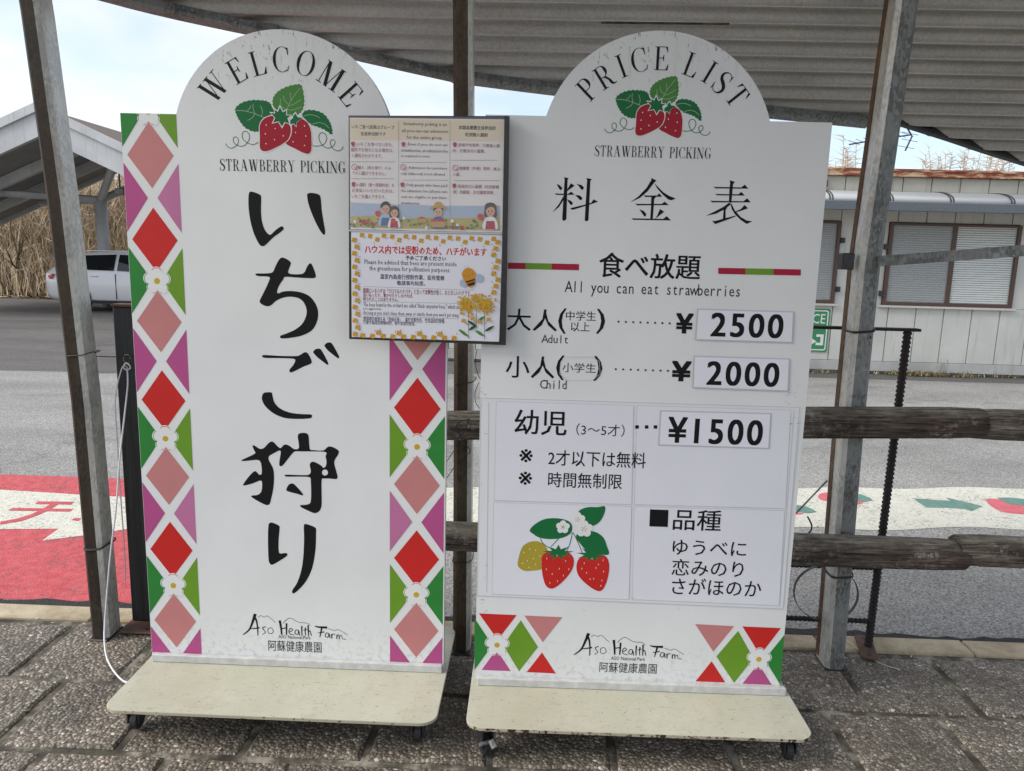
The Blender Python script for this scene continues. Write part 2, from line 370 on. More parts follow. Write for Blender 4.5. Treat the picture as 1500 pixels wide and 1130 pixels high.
M_WFRAME = plain('brown_frame', rgb(84, 62, 52), .45, .1); M_BLINDD = plain('dark_blind', rgb(132, 132, 124), .6, .06); M_BLIND = plain('pale_blind', rgb(232, 233, 224), .6, .06)
s_ = N('window_glass'); M_GLASS = s_.out((.8, .85, .85, 1), .06, 0, **{'Alpha': .18})
M_DKGLASS = plain('tinted_glass', (.012, .014, .016, 1), .08, .1)
M_SIGNGREEN = plain('green_sign_paint', rgb(52, 130, 82), .45, .08, 10)
M_CAR = N('car_paint'); M_CAR = M_CAR.out((.80, .80, .80, 1), .25, 0, **{'Coat Weight': .6})
M_TYRE = plain('tyre', (.018, .018, .02, 1), .75); M_RIM = plain('rim', (.35, .35, .37, 1), .3, .1, metal=.8); M_TAIL = N('tail_light'); M_TAIL = M_TAIL.out((.5, .02, .04, 1), .2)
M_CHROME = plain('chrome', (.5, .5, .52, 1), .2, .05, metal=1.)
M_CPWHITE = wall('white_steel', rgb(182, 184, 184), rgb(206, 208, 208)); M_CPUNDER = plain('soffit', rgb(140, 140, 134), .8, .12, 1.5); M_CPROOF = plain('brown_roof', rgb(112, 98, 84), .8, .15, 3)
M_STRAWV = [plain('dry_reed_%s' % n_, c_, .9, .2, 2) for n_, c_ in (('pale', rgb(206, 188, 158)), ('tan', rgb(178, 156, 124)), ('brown', rgb(128, 106, 82)), ('grey', rgb(162, 150, 132)))]
M_BARK = plain('grey_bark', rgb(88, 74, 60), .9, .25, 8, bump=.01)

# ------------------------------------------------------------------ the setting
def plate(name, pts, z, mat, parent=None, kind='structure'):
    bm = bmesh.new(); vv = [bm.verts.new((p[0], p[1], z)) for p in pts]
    tri = tessellate_polygon([[Vector((p[0], p[1], 0)) for p in pts]])
    for t in tri:
        f = bm.faces.new([vv[i] for i in t])
    bmesh.ops.recalc_face_normals(bm, faces=bm.faces)
    if bm.faces[:] and sum(f.normal.z for f in bm.faces) < 0: bmesh.ops.reverse_faces(bm, faces=bm.faces)
    o = bobj(name, bm, mat, parent)
    if kind and not parent: o['kind'] = kind
    return o
plate('ground', [(-600, -600), (600, -600), (600, 900), (-600, 900)], -.06, M_SOIL)
plate('road', [(-60, 2.84), (60, 2.84), (60, 20.4), (-60, 20.4)], -.0115, M_ASPH)
e = [(-60, 8.75)] + [(x, 8.62+.12*sin(x*1.3)+.06*sin(x*4.1)) for x in [-20+i*.5 for i in range(38)]] + [(-1.2, 9.2), (1, 9.9), (20, 9.85), (60, 9.8), (60, 20.39), (-60, 20.39)]
plate('old_road_surface', e, -.0095, M_ASPHD)
e = [(-60, 20.3), (-40, 20.2)] + [(-30+i*1.0, 20.3+random.uniform(-.15, .2)) for i in range(60)] + [(60, 20.3), (60, 60), (-60, 60)]
plate('verge', e, -.004, M_SOIL)
# tar edge along the kerb
rnd = random.Random(3)
e = [(-6, 2.813), (6, 2.813)] + [(6-i*.05, 2.865+rnd.uniform(-.012, .018)+.012*sin(i*.21)) for i in range(241)]
plate('tar_strip', e, -.0075, M_ASPHE)
# pavement
pav = bobj('pavement', (lambda b: (box(b, -12, -8, -.2, 12, 2.812, -.009), b)[1])(bmesh.new()), M_MORTAR); pav['kind'] = 'structure'
rows = [(2.667, 2.312), (2.29, 1.957), (1.935, 1.60), (1.578, 1.24), (1.218, .88), (.858, .52), (.498, .16)]
P_ = .364
def slab_bm(w, d, seed):
    r = random.Random(seed); bm = bmesh.new(); n = 5
    top = []
    # outline with slightly uneven edges
    per = []
    for i in range(n): per.append((-w/2+w*i/n, -d/2))
    for i in range(n): per.append((w/2, -d/2+d*i/n))
    for i in range(n): per.append((w/2-w*i/n, d/2))
    for i in range(n): per.append((-w/2, d/2-d*i/n))
    per = [(a+r.uniform(-.003, .003), b+r.uniform(-.003, .003)) for a, b in per]
    r0 = [Vector((a*1.0, b*1.0, -.03)) for a, b in per]; r1 = [Vector((a, b, -.006)) for a, b in per]
    r2 = [Vector((a*(1-.008/(w/2)), b*(1-.008/(d/2)), 0)) for a, b in per]
    loft(bm, [r0, r1, r2]); return bm
slabs = {}
for ri, (ya, yb) in enumerate(rows):
    w = P_-.026; d = ya-yb-.004
    vs_ = []
    for k in range(3):
        o = bobj('paving_slab', slab_bm(w, d, ri*10+k), M_PAVE, pav, smooth=False); vs_.append(o)
    off = (-1.746 if ri % 2 == 0 else -1.546) + P_/2
    xs = [off+P_*i for i in range(-5, 15)]
    for i, x in enumerate(xs):
        src = vs_[i % 3]
        o = src if i < 3 else copyobj(src)
        o.parent = pav; o.location = (x, (ya+yb)/2, random.uniform(-.003, .002)); o.rotation_euler = (random.uniform(-.006, .006), random.uniform(-.006, .006), random.choice((0, pi))+random.uniform(-.006, .006))
# kerb stones and mortar fillet
kb = None
for i in range(-11, 12):
    x0 = 1.725+.572*i
    if kb is None:
        b = bmesh.new(); box(b, -.282, 2.703, -.05, .282, 2.812, .004, bev=.005); kb = bobj('kerb_stone', b, M_KERB, pav); o = kb
    else: o = copyobj(kb)
    o.parent = pav; o.location = (x0+.286, random.uniform(-.002, .002), random.uniform(-.002, .002))

# road markings
def gp(c, ox, oy, s): return [gz(ox+x/s, oy+y/s, 0) for x, y in c]
def marking(name, pts, z, mat, label=None): 
    o = plate(name, pts, z, mat); return o
pk = [gz(0, 693), gz(130, 697), gz(180, 699), gz(400, 708), gz(420, 885), gz(180, 884), gz(0, 878)]
pkl = [(-9, pk[0].y+.05)] + [(p.x, p.y) for p in pk[:4]] + [(-1.55, 2.9), (pk[5].x, 2.878), (pk[6].x, 2.873), (-9, 2.87)]
marking('pink_road_paint', pkl, -.0098, M_PINKPAINT)
c4 = lambda c: [gz(x/4.71, 660+y/4.71, 0) for x, y in c]
wa = c4([(0, 262), (300, 280), (610, 300), (1100, 322), (1300, 420), (1100, 500), (640, 568), (290, 612), (350, 568), (405, 530), (200, 531), (0, 533)])
marking('white_painted_arrow', [(-9, wa[0].y)]+[(p.x, p.y) for p in wa]+[(-9, wa[-1].y)], -.0082, M_WHITEPAINT)
for ki, c in enumerate(([(262, 343), (508, 346), (490, 366), (240, 362)], [(85, 388), (505, 396), (480, 414), (55, 406)], [(352, 362), (400, 364), (330, 408), (255, 440), (150, 478), (0, 503), (0, 484), (120, 462), (215, 432), (285, 400)],
          [(515, 458), (560, 461), (540, 478), (495, 472)], [(560, 452), (700, 400), (720, 412), (610, 462)], [(600, 470), (760, 474), (745, 492), (595, 488)])):
    marking('red_painted_kana', [(p.x, p.y) for p in c4(c)], -.0070+.0004*ki, M_PINKPAINT)
wb = [(gz(560+i*20, 713+.6*sin(i*.7)+.004*i*20*.2).x, gz(560+i*20, 713+1.4*sin(i*.7)).y) for i in range(52)]
wb2 = [(gz(1580-i*20, 771+2.5*sin(i*.55)).x, gz(1580-i*20, 772+2.5*sin(i*.55)).y) for i in range(54)]
marking('white_painted_band', [(p[0], p[1]) for p in wb+[(5.5, 5.0), (5.5, 4.15)]+wb2], -.0098, M_WHITEPAINT)
c5 = lambda c: [(p.x, p.y) for p in [gz(1150+x/3.766, 560+y/3.766, 0) for x, y in c]]
marking('green_painted_arrow', c5([(708, 634), (760, 637), (912, 648), (885, 628), (1092, 677), (1030, 705), (990, 692), (905, 686), (780, 684), (745, 660)]), -.0085, M_GREENPAINT)
for berry, leaf in ((([(1108, 645), (1130, 635), (1200, 642), (1320, 650), (1420, 670), (1440, 700), (1380, 720), (1290, 720), (1200, 708), (1140, 678)]), [(1170, 632), (1240, 630), (1330, 640), (1420, 655), (1400, 672), (1300, 674), (1230, 664)]),
                    (([(182, 622), (200, 606), (250, 602), (330, 612), (400, 640), (432, 656), (400, 668), (330, 664), (240, 650), (195, 640)]), [(360, 612), (420, 612), (470, 634), (486, 646), (440, 652), (370, 650), (330, 634)]),
                    (([(-40, 690), (20, 700), (80, 712), (105, 718), (70, 724), (10, 722), (-40, 712)]), [(60, 672), (110, 676), (150, 694), (175, 708), (130, 716), (70, 708), (40, 690)])):
    marking('pink_painted_strawberry', [(p.x, p.y) for p in catmull([Vector((a, b, 0)) for a, b in c5(berry)], True, 3)], -.0085, M_PINKPAINT2)
    marking('green_painted_leaf', c5(leaf), -.0072, M_GREENPAINT)

# ------------------------------------------------------------------ canopy over the walkway
SL = .5
def roofz(y): return 2.51-SL*(y-2.5)
def onroof(x, y):
    d = ray(x, y); t = (roofz(0)-H)/(d.z+SL*d.y); return EYE + d*t
edge_px = [(-250, -120), (60, -45), (222, -2), (347, 26), (409, 38), (490, 62), (663, 102), (819, 122), (1000, 142), (1125, 155), (1269, 170), (1318, 177), (1390, 200), (1440, 217), (1500, 236), (1620, 275), (1800, 330)]
edge = [onroof(x, y) for x, y in edge_px]
def ye(x):
    for a, b in zip(edge[:-1], edge[1:]):
        if a.x <= x <= b.x: return a.y+(b.y-a.y)*(x-a.x)/(b.x-a.x)
    return edge[0].y if x < edge[0].x else edge[-1].y
can = empty('walkway_canopy', (0, 2.6, 0), 0, 'open walkway canopy with grey corrugated roof on three steel posts, over both signs', 'canopy')
cinv = Vector((0, -2.6, 0))
def rib(x, s): return .0155*math.cos(2*pi*s/.080)
bm = bmesh.new()
ycol = []; y = 4.3
KY = .8
while y > KY: ycol.append(y); y -= .080/1.118/8
XL = onroof(70, -30).x
xs = [XL+i*(edge[-1].x-XL)/70 for i in range(71)]
grid = []
nrm = Vector((0, SL, 1)).normalized()
for x in xs:
    col_ = []
    yy = ye(x)
    for y in ycol:
        y2 = min(y, yy+.02); p = Vector((x, y2, roofz(y2))) + nrm*rib(x, y2*1.118); col_.append(bm.verts.new(p+cinv))
    for j in range(1, 95):
        y2 = KY-j*.0235; p = Vector((x, y2, roofz(KY)+.12*(KY-y2)+.0155*math.cos(2*pi*(j*.0235)/.094+2*pi*KY*1.118/.080))); col_.append(bm.verts.new(p+cinv))
    grid.append(col_)
for a, b in zip(grid[:-1], grid[1:]):
    for i in range(len(a)-1):
        try: bm.faces.new((a[i], a[i+1], b[i+1], b[i]))
        except ValueError: pass
bmesh.ops.remove_doubles(bm, verts=bm.verts, dist=.0004)
bobj('roof_sheet', bm, M_ROOF, can, smooth=True)
def beam(name, pts, w, h, mat, off=(0, 0, 0)):
    bm = bmesh.new(); rings = []
    pts = [Vector(p)+cinv+Vector(off) for p in pts]
    for i, p in enumerate(pts):
        t = (pts[min(i+1, len(pts)-1)]-pts[max(i-1, 0)]).normalized(); n_ = nrm; s = t.cross(n_).normalized()
        c = .006
        rings.append([p+s*a+n_*b for a, b in ((-w/2+c, -h), (w/2-c, -h), (w/2, -h+c), (w/2, -c), (w/2-c, 0), (-w/2+c, 0), (-w/2, -c), (-w/2, -h+c))])
    loft(bm, rings); return bobj(name, bm, mat, can)
E_ = [Vector(p) for p in edge]
dn = Vector((0, -.004, -.010))
beam('edge_beam', catmull(E_[0:5], n=4), .045, .042, M_GALVD, dn)
beam('edge_beam', catmull([E_[4]+Vector((.0, 0, 0)), E_[5], E_[6], E_[6]*.98+E_[7]*.02], n=4), .040, .036, M_GALVD, dn+Vector((0, 0, -.002)))
beam('edge_beam', catmull([E_[6], E_[7], E_[8], E_[9], E_[10]], n=4), .045, .04, M_GALVD, dn)
beam('edge_trim', catmull(E_[11:], n=4), .03, .036, M_DKMETAL, Vector((0, .012, .014)))
# splice plates and bolts
for px, py in ((352, 24), (519, 60)):
    p = onroof(px, py+3)+cinv+Vector((0, -.04, -.03)); bm = bmesh.new()
    tube(bm, [p, p+Vector((0, -.008, 0))], .008, 8); tube(bm, [p+Vector((0, -.008, 0)), p+Vector((0, -.013, 0))], .0045, 6); bobj('bolt', bm, M_GALVD, can)
def cpost(name, path, mats, w=.068, d=.10, label=None):
    bm = bmesh.new(); rings = []; c = .014
    for p in path:
        p = Vector(p)+cinv
        rings.append([p+Vector((a, b, 0)) for a, b in ((-w/2+c, 0), (w/2-c, 0), (w/2, c), (w/2, d-c), (w/2-c, d), (-w/2+c, d), (-w/2, d-c), (-w/2, c))])
    loft(bm, rings, cap=True)
    bm.faces.ensure_lookup_table()
    for f in bm.faces:
        f.normal_update(); c_ = f.calc_center_median()
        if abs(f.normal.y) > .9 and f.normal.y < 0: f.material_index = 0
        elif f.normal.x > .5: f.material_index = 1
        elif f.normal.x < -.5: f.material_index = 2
    o = bobj(name, bm, mats, can)
    if label: o['label'] = label
    return o
zt = lambda y: roofz(y)-.02
cpost('post', [(-1.585, 2.56, 0), (-1.60, 2.56, .9), (-1.628, 2.555, 1.6), (-1.665, 2.55, 2.2), (-1.69, 2.545, 2.48)], [M_GALVR, M_GALVL, M_GALVR], label='rust-brown front with a galvanised side coloured as if lit by the sky, leaning slightly left')
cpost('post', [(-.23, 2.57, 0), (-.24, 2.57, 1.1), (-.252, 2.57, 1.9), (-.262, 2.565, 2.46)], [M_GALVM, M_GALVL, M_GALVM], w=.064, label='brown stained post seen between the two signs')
cpost('post', [(1.135, 2.55, 0), (1.115, 2.55, .9), (1.112, 2.55, 1.45), (1.15, 2.55, 2.48)], [M_GALVD, M_GALVD, M_GALVL], w=.07, d=.105, label='dark galvanised front with a rust-streaked side coloured as if lit by the sky')
# rust edge strips on the right post (open lips of the channel)
bm = bmesh.new(); rr_ = []
for p in [(1.135, 2.55, 0.02), (1.115, 2.55, .9), (1.112, 2.55, 1.45), (1.15, 2.55, 2.46)]:
    p = Vector(p)+cinv; rr_.append([p+Vector((a, b, 0)) for a, b in ((-.0375, .07), (-.0345, .07), (-.0345, .100), (-.0375, .100))])
loft(bm, rr_); bobj('post_lip', bm, M_RUSTF, can)
# side brace on the right post
a = gy(1284, 383, 2.545); b = gy(1500, 367, 2.40); b = a+(b-a)*2.2
bm = bmesh.new(); rings = []
for p in (a, b):
    p = p+cinv; rings.append([p+Vector((0, q, r)) for q, r in ((-.02, -.017), (.0, -.017), (.0, .017), (-.02, .017))])
loft(bm, rings); bobj('brace', bm, M_GALVD, can)
bm = bmesh.new(); q = gy(1240, 382, 2.58)+cinv; box(bm, q.x-.018, q.y-.012, q.z-.03, q.x+.022, q.y+.03, q.z+.025, bev=.003); bobj('bracket', bm, M_DKMETAL, can)
# post feet: rusty weld skirt
for x in (-1.585, -.23, 1.135):
    bm = bmesh.new(); box(bm, x-.037, 2.548-2.6, -.002, x+.037, 2.662-2.6, .006, bev=.003); bobj('foot', bm, M_DKMETAL, can)
# thin metal batten under the roof
a = onroof(880, 24); b = onroof(1066, 26)
bm = bmesh.new(); tube(bm, [a+cinv+Vector((0, -.03, -.03)), b+cinv+Vector((0, -.03, -.03))], .004, 6); bobj('roof_batten', bm, M_GALVM, can)

# ------------------------------------------------------------------ boards
class Board:
    def __init__(s, root, o, yaw=0., tilt=None):
        s.root = root; s.o = Vector(o); s.e = Vector((cos(yaw), sin(yaw), 0)); s.nn = Vector((sin(yaw), -cos(yaw), 0)); s.k = 0
    def P(s, x, y):     # photograph point -> board metres (x, z)
        d = ray(x, y); t = (s.o-EYE).dot(s.nn)/d.dot(s.nn); p = EYE+d*t-s.o; return (p.dot(s.e), p.z)
class Print:
    """flat print: collects coloured shapes on a board, becomes one mesh"""
    def __init__(s, board, d=.0004): s.b = board; s.bm = bmesh.new(); s.mats = []; s.d = d; s.k = 0
    def mi(s, m):
        if m not in s.mats: s.mats.append(m)
        return s.mats.index(m)
    def poly(s, pts, m, holes=(), lift=None):
        s.k += 1; d = (s.d + .000006*s.k) if lift is None else lift
        loops = [[Vector((p[0], p[1], 0)) for p in pts]]+[[Vector((p[0], p[1], 0)) for p in h] for h in holes]
        vs_ = [s.bm.verts.new((v.x, -d, v.y)) for l_ in loops for v in l_]; i = s.mi(m)
        for t in tessellate_polygon(loops):
            A, B, C = [vs_[q] for q in t]
            n_ = (B.co-A.co).cross(C.co-A.co)
            if n_.length < 1e-12: continue
            try: f = s.bm.faces.new((A, B, C) if n_.y < 0 else (A, C, B)); f.material_index = i
            except ValueError: pass
    def px(s, pts, m, smooth=0, holes=(), ox=0, oy=0, sc=1.):
        f = lambda L_: [s.b.P(ox+x/sc, oy+y/sc) for x, y in L_]
        q = f(pts)
        if smooth: q = [(v.x, v.y) for v in catmull([Vector((a, b, 0)) for a, b in q], True, smooth)]
        hs = [[(v.x, v.y) for v in catmull([Vector((a, b, 0)) for a, b in f(h)], True, 3)] for h in holes]
        s.poly(q, m, hs)
    def strip(s, pts, w, m):      # pts board metres, w width or list
        s.k += 1; d = s.d+.000006*s.k; i = s.mi(m); P = [Vector(p) for p in pts]; n_ = len(P); A = []
        for k, p in enumerate(P):
            t = (P[min(k+1, n_-1)]-P[max(k-1, 0)]);
            if t.length < 1e-9: t = Vector((1, 0))
            t.normalize(); q = Vector((-t.y, t.x)); ww = (w[k] if isinstance(w, (list, tuple)) else w)/2
            A.append((s.bm.verts.new((p.x+q.x*ww, -d, p.y+q.y*ww)), s.bm.verts.new((p.x-q.x*ww, -d, p.y-q.y*ww))))
        for (a, b), (c, e_) in zip(A[:-1], A[1:]):
            try: f = s.bm.faces.new((a, b, e_, c)); f.material_index = i
            except ValueError: pass
    def pstrip(s, pts, w, m, smooth=4, ox=0, oy=0, sc=1.):
        q = [Vector((*s.b.P(ox+x/sc, oy+y/sc), 0)) for x, y in pts]
        if smooth: q = catmull(q, False, smooth)
        n_ = len(q)
        if isinstance(w, (list, tuple)): w = [w[min(int(k/(n_-1)*(len(w)-1)), len(w)-2)]*(1-(k/(n_-1)*(len(w)-1)) % 1)+w[min(int(k/(n_-1)*(len(w)-1))+1, len(w)-1)]*((k/(n_-1)*(len(w)-1)) % 1) if k < n_-1 else w[-1] for k in range(n_)]
        s.strip([(v.x, v.y) for v in q], w, m)
    def cut(s, name, parent=None):
        s.done(name, parent); q = Print(s.b, s.d+.000006*s.k); return q
    def disc(s, c, r, m, ry=None, n=12, rot=0):
        ry = ry or r; s.poly([(c[0]+r*cos(t)*cos(rot)-ry*sin(t)*sin(rot), c[1]+r*cos(t)*sin(rot)+ry*sin(t)*cos(rot)) for t in [2*pi*k/n for k in range(n)]], m)
    def done(s, name, parent=None, label=None):
        o = bobj(name, s.bm, s.mats or [M_TAPE], parent or s.b.root)
        for p in o.data.polygons: p.use_smooth = False
        if label: o['label'] = label
        return o
GC = {}
def glyph(body, bold=0., res=2):
    k = (body, bold, res)
    if k not in GC:
        c = bpy.data.curves.new('t', 'FONT'); c.body = body; c.resolution_u = res; c.offset = min(bold, .0)
        o = bpy.data.objects.new('t', c); COL.objects.link(o); bpy.context.view_layer.update()
        me = bpy.data.meshes.new_from_object(o.evaluated_get(bpy.context.evaluated_depsgraph_get()))
        GC[k] = ([(v.co.x, v.co.y) for v in me.vertices], [tuple(p.vertices) for p in me.polygons])
        bpy.data.objects.remove(o); bpy.data.curves.remove(c); bpy.data.meshes.remove(me)
    return GC[k]
def text(pr, body, x0, ytop, x1, ybot, mat, bold=0., mono=0., res=2, board=True):
    """fit the written line into the rectangle whose photograph corners are given"""
    V, Fc = [], []
    if mono:
        x = 0
        for ch in body:
            if ch != ' ':
                v, f = glyph(ch, bold, res); cx = (min(a for a, b in v)+max(a for a, b in v))/2; n0 = len(V)
                V += [(a-cx+x, b) for a, b in v]; Fc += [tuple(q+n0 for q in t) for t in f]
            x += mono
    else: V, Fc = glyph(body, bold, res)
    ax, bx = min(v[0] for v in V), max(v[0] for v in V); ay, by = min(v[1] for v in V), max(v[1] for v in V)
    p0 = pr.b.P(x0, (ytop+ybot)/2)[0]; p1 = pr.b.P(x1, (ytop+ybot)/2)[0]; z1 = pr.b.P((x0+x1)/2, ytop)[1]; z0 = pr.b.P((x0+x1)/2, ybot)[1]
    pr.k += 1; d = pr.d+.000006*pr.k; i = pr.mi(mat)
    sx = (p1-p0)/(bx-ax); o_ = bold*sx*1.15
    for n_, (ox_, oz_) in enumerate([(0, 0)] if bold <= 0 else [(-o_, -o_*.6), (o_, -o_*.6), (o_, o_*.6), (-o_, o_*.6)]):
        vv = [pr.bm.verts.new((p0+(a-ax)*sx+ox_, -d-.000004*n_, z0+(b-ay)/(by-ay)*(z1-z0)+oz_)) for a, b in V]
        for t in Fc:
            try: f = pr.bm.faces.new([vv[q] for q in t]); f.material_index = i
            except ValueError: pass
    if bold > 0: pr.k += 3

# --- roman capitals with thick stems, hairlines and serifs (unit cap height); each returns (width, [polygons])
def SERIF():
    h = .032; s_ = .120; G = {}
    R = lambda a, b, c, d: [(a, b), (c, b), (c, d), (a, d)]
    def st(x, w=s_, y0=0, y1=1, top=1, bot=1, e_=.09):
        o = [R(x, y0, x+w, y1)]
        if bot: o.append(R(x-e_, y0, x+w+e_, y0+h))
        if top: o.append(R(x-e_, y1-h, x+w+e_, y1))
        return o
    def arc(cx, cy, rx, ry, a0, a1, thick, thin=.03, n=22):
        P = []
        for k in range(n+1):
            t = radians(a0+(a1-a0)*k/n); w = thin+(thick-thin)*abs(cos(t))**1.4; P.append((cx+rx*cos(t), cy+ry*sin(t), w))
        o = [(x-w*cos(radians(a0+(a1-a0)*k/n)), y-w*.6*sin(radians(a0+(a1-a0)*k/n))) for k, (x, y, w) in enumerate(P)]
        return [(x, y) for x, y, w in P]+o[::-1]
    def bar(x0, y0, x1, y1, w): return [(x0-w/2, y0), (x0+w/2, y0), (x1+w/2, y1), (x1-w/2, y1)]
    G['I'] = (.33, st(.1)); x = .1
    G['E'] = (.66, st(x, e_=.08)+[R(x, 0, .62, h), R(x, 1-h, .58, 1), [(.62, 0), (.65, .25), (.62, .25), (.53, h), (.53, 0)], [(.58, 1), (.60, .76), (.575, .76), (.50, 1-h), (.5, 1)], R(x, .50, .44, .50+h), [(.44, .38), (.44, .66), (.42, .66), (.38, .53), (.38, .51), (.42, .38)]])
    G['L'] = (.62, st(x)+[R(x, 0, .58, h), [(.58, 0), (.62, .28), (.59, .28), (.47, h), (.47, 0)]])
    G['T'] = (.68, st(.27, top=0)+[R(.04, 1-h, .64, 1), [(.04, 1), (.0, .74), (.03, .74), (.14, 1-h), (.14, 1)], [(.64, 1), (.68, .74), (.65, .74), (.54, 1-h), (.54, 1)]])
    G['P'] = (.62, st(x)+[R(x, 1-h, .38, 1), R(x, .46, .38, .46+h), arc(.36, .73, .25, .27, -90, 90, .13)])
    G['R'] = (.74, st(x)+[R(x, 1-h, .38, 1), R(x, .48, .38, .48+h), arc(.36, .74, .24, .26, -90, 90, .13), [(.30, .5), (.42, .5), (.55, .28), (.60, .06), (.68, .03), (.74, .05), (.74, .02), (.66, -.015), (.54, .0), (.46, .1), (.44, .3)]])
    G['B'] = (.68, st(x)+[R(x, 1-h, .38, 1), R(x, .50, .38, .50+h), R(x, 0, .4, h), arc(.36, .76, .22, .24, -90, 90, .12), arc(.38, .265, .26, .265, -90, 90, .135)])
    G['O'] = (.80, [arc(.40, .5, .39, .52, 90, 270, .13), arc(.40, .5, .39, .52, -90, 90, .13)])
    G['C'] = (.74, [arc(.41, .5, .40, .52, 60, 300, .13, .03, 30), [(.58, .97), (.66, .98), (.68, .68), (.65, .68)], [(.58, .035), (.62, .06), (.70, .26), (.72, .24), (.66, .04)]])
    G['G'] = (.80, [arc(.41, .5, .40, .52, 60, 290, .15, .03, 30), [(.58, .97), (.66, .98), (.68, .68), (.65, .68)], R(.56, .06, .69, .42), R(.47, .40, .77, .40+h)])
    S = [(.52, .80), (.46, .94), (.30, 1.0), (.14, .90), (.10, .74), (.18, .60), (.34, .50), (.48, .38), (.52, .22), (.44, .06), (.28, -.01), (.12, .06), (.05, .22)]
    SW = [.03, .03, .03, .07, .12, .14, .16, .15, .12, .08, .03, .03, .03]
    c = catmull([Vector((a, b, 0)) for a, b in S], False, 3); A, B = [], []
    for k, p in enumerate(c):
        t = (c[min(k+1, len(c)-1)]-c[max(k-1, 0)]).normalized(); u = k/(len(c)-1)*(len(SW)-1); i = min(int(u), len(SW)-2); w = (SW[i]*(1-u+i)+SW[i+1]*(u-i))/2
        A.append((p.x-t.y*w, p.y+t.x*w)); B.append((p.x+t.y*w, p.y-t.x*w))
    G['S'] = (.60, [A+B[::-1], [(.50, .99), (.535, .99), (.55, .70), (.52, .70)], [(.02, .32), (.05, .32), (.07, .0), (.035, .0)]])
    sf = lambda x_, y_, w_=.26: R(x_-w_/2, y_, x_+w_/2, y_+h)
    G['W'] = (1.12, [bar(.16, 1, .38, 0, .15), bar(.38, 0, .56, .95, .035), bar(.56, .98, .78, 0, .15), bar(.78, 0, .98, 1, .035), sf(.16, 1-h), sf(.56, 1-h, .3), sf(.98, 1-h, .24)])
    G['M'] = (.98, [bar(.14, 0, .14, 1, .035), bar(.17, 1, .47, 0, .15), bar(.46, .0, .78, 1, .035), R(.75, 0, .89, 1), sf(.14, 0), sf(.82, 0, .32), sf(.14, 1-h, .2), sf(.84, 1-h, .24)])
    G['N'] = (.86, [bar(.14, 0, .14, 1, .035), bar(.15, 1, .70, 0, .15), bar(.72, 0, .72, 1, .035), sf(.14, 0), sf(.12, 1-h, .24), sf(.72, 1-h)])
    G['A'] = (.84, [bar(.14, 0, .40, 1, .035), bar(.40, 1, .68, 0, .15), R(.23, .32, .58, .32+h), sf(.14, 0), sf(.68, 0, .3)])
    G['Y'] = (.80, [bar(.14, 1, .40, .45, .14), bar(.40, .45, .66, 1, .035), R(.335, 0, .47, .5), sf(.14, 1-h, .28), sf(.66, 1-h), sf(.40, 0, .32)])
    G['K'] = (.80, st(x)+[bar(.22, .38, .60, 1, .04), bar(.36, .56, .66, 0, .16), sf(.60, 1-h), sf(.66, 0, .28)])
    G[' '] = (.42, [])
    return G
SG = SERIF()
def serif_char(pr, ch, cx, cz, hgt, rot, mat, wide=1.):
    w, polys = SG[ch]
    for q in polys:
        pts = []
        for a, b in q:
            X = (a-w/2)*hgt*wide; Z = (b-.5)*hgt
            pts.append((cx+X*cos(rot)-Z*sin(rot), cz+X*sin(rot)+Z*cos(rot)))
        pr.poly(pts, mat)
def serif_line(pr, body, x0, x1, ytop, ybot, mat):
    z1 = pr.b.P((x0+x1)/2, ytop)[1]; z0 = pr.b.P((x0+x1)/2, ybot)[1]; X0 = pr.b.P(x0, (ytop+ybot)/2)[0]; X1 = pr.b.P(x1, (ytop+ybot)/2)[0]
    hgt = z1-z0; tot = sum(SG[c][0] for c in body)+.10*(len(body)-1); k = (X1-X0)/tot; x = X0
    for c in body:
        w = SG[c][0]*k
        serif_char(pr, c, x+w/2, (z0+z1)/2, hgt, 0, mat, k/hgt); x += w+.10*k

def board_outline(w, z0, zs, arch):   # arch: (xa, xb, ztop)
    xa, xb, zt_ = arch; cx = (xa+xb)/2; hw = (xb-xa)/2; hh = zt_-zs; r = (hw*hw+hh*hh)/(2*hh); cz = zt_-r
    a0 = math.atan2(zs-cz, hw); pts = [(-w/2, z0), (w/2, z0), (w/2, zs)]
    for k in range(41):
        a = a0+(pi-2*a0)*k/40; pts.append((cx+r*cos(a), cz+r*sin(a)))
    pts.append((-w/2, zs)); return pts, (cx, cz, r)
def make_panel(root, pts, th=.028):
    bm = bmesh.new(); loops = [[Vector((a, b, 0)) for a, b in pts]]
    F_ = [bm.verts.new((a, 0, b)) for a, b in pts]; B_ = [bm.verts.new((a, th, b)) for a, b in pts]
    for t in tessellate_polygon(loops):
        A = [F_[i] for i in t]; n_ = (A[1].co-A[0].co).cross(A[2].co-A[0].co)
        if n_.y > 0: A = A[::-1]
        bm.faces.new(A); f = bm.faces.new([B_[i] for i in t][::(1 if n_.y > 0 else -1)])
    n = len(pts)
    for i in range(n):
        f = bm.faces.new((F_[i], B_[i], B_[(i+1) % n], F_[(i+1) % n])); f.material_index = 1
    return bobj('panel', bm, [M_SIGN, M_EDGE], root)
def rounded(x0, y0, x1, y1, r, n=6):
    o = []
    for cx, cy, a0 in ((x1-r, y1-r, 0), (x0+r, y1-r, 90), (x0+r, y0+r, 180), (x1-r, y0+r, 270)):
        for k in range(n+1):
            a = radians(a0+90*k/n); o.append((cx+r*cos(a), cy+r*sin(a)))
    return o
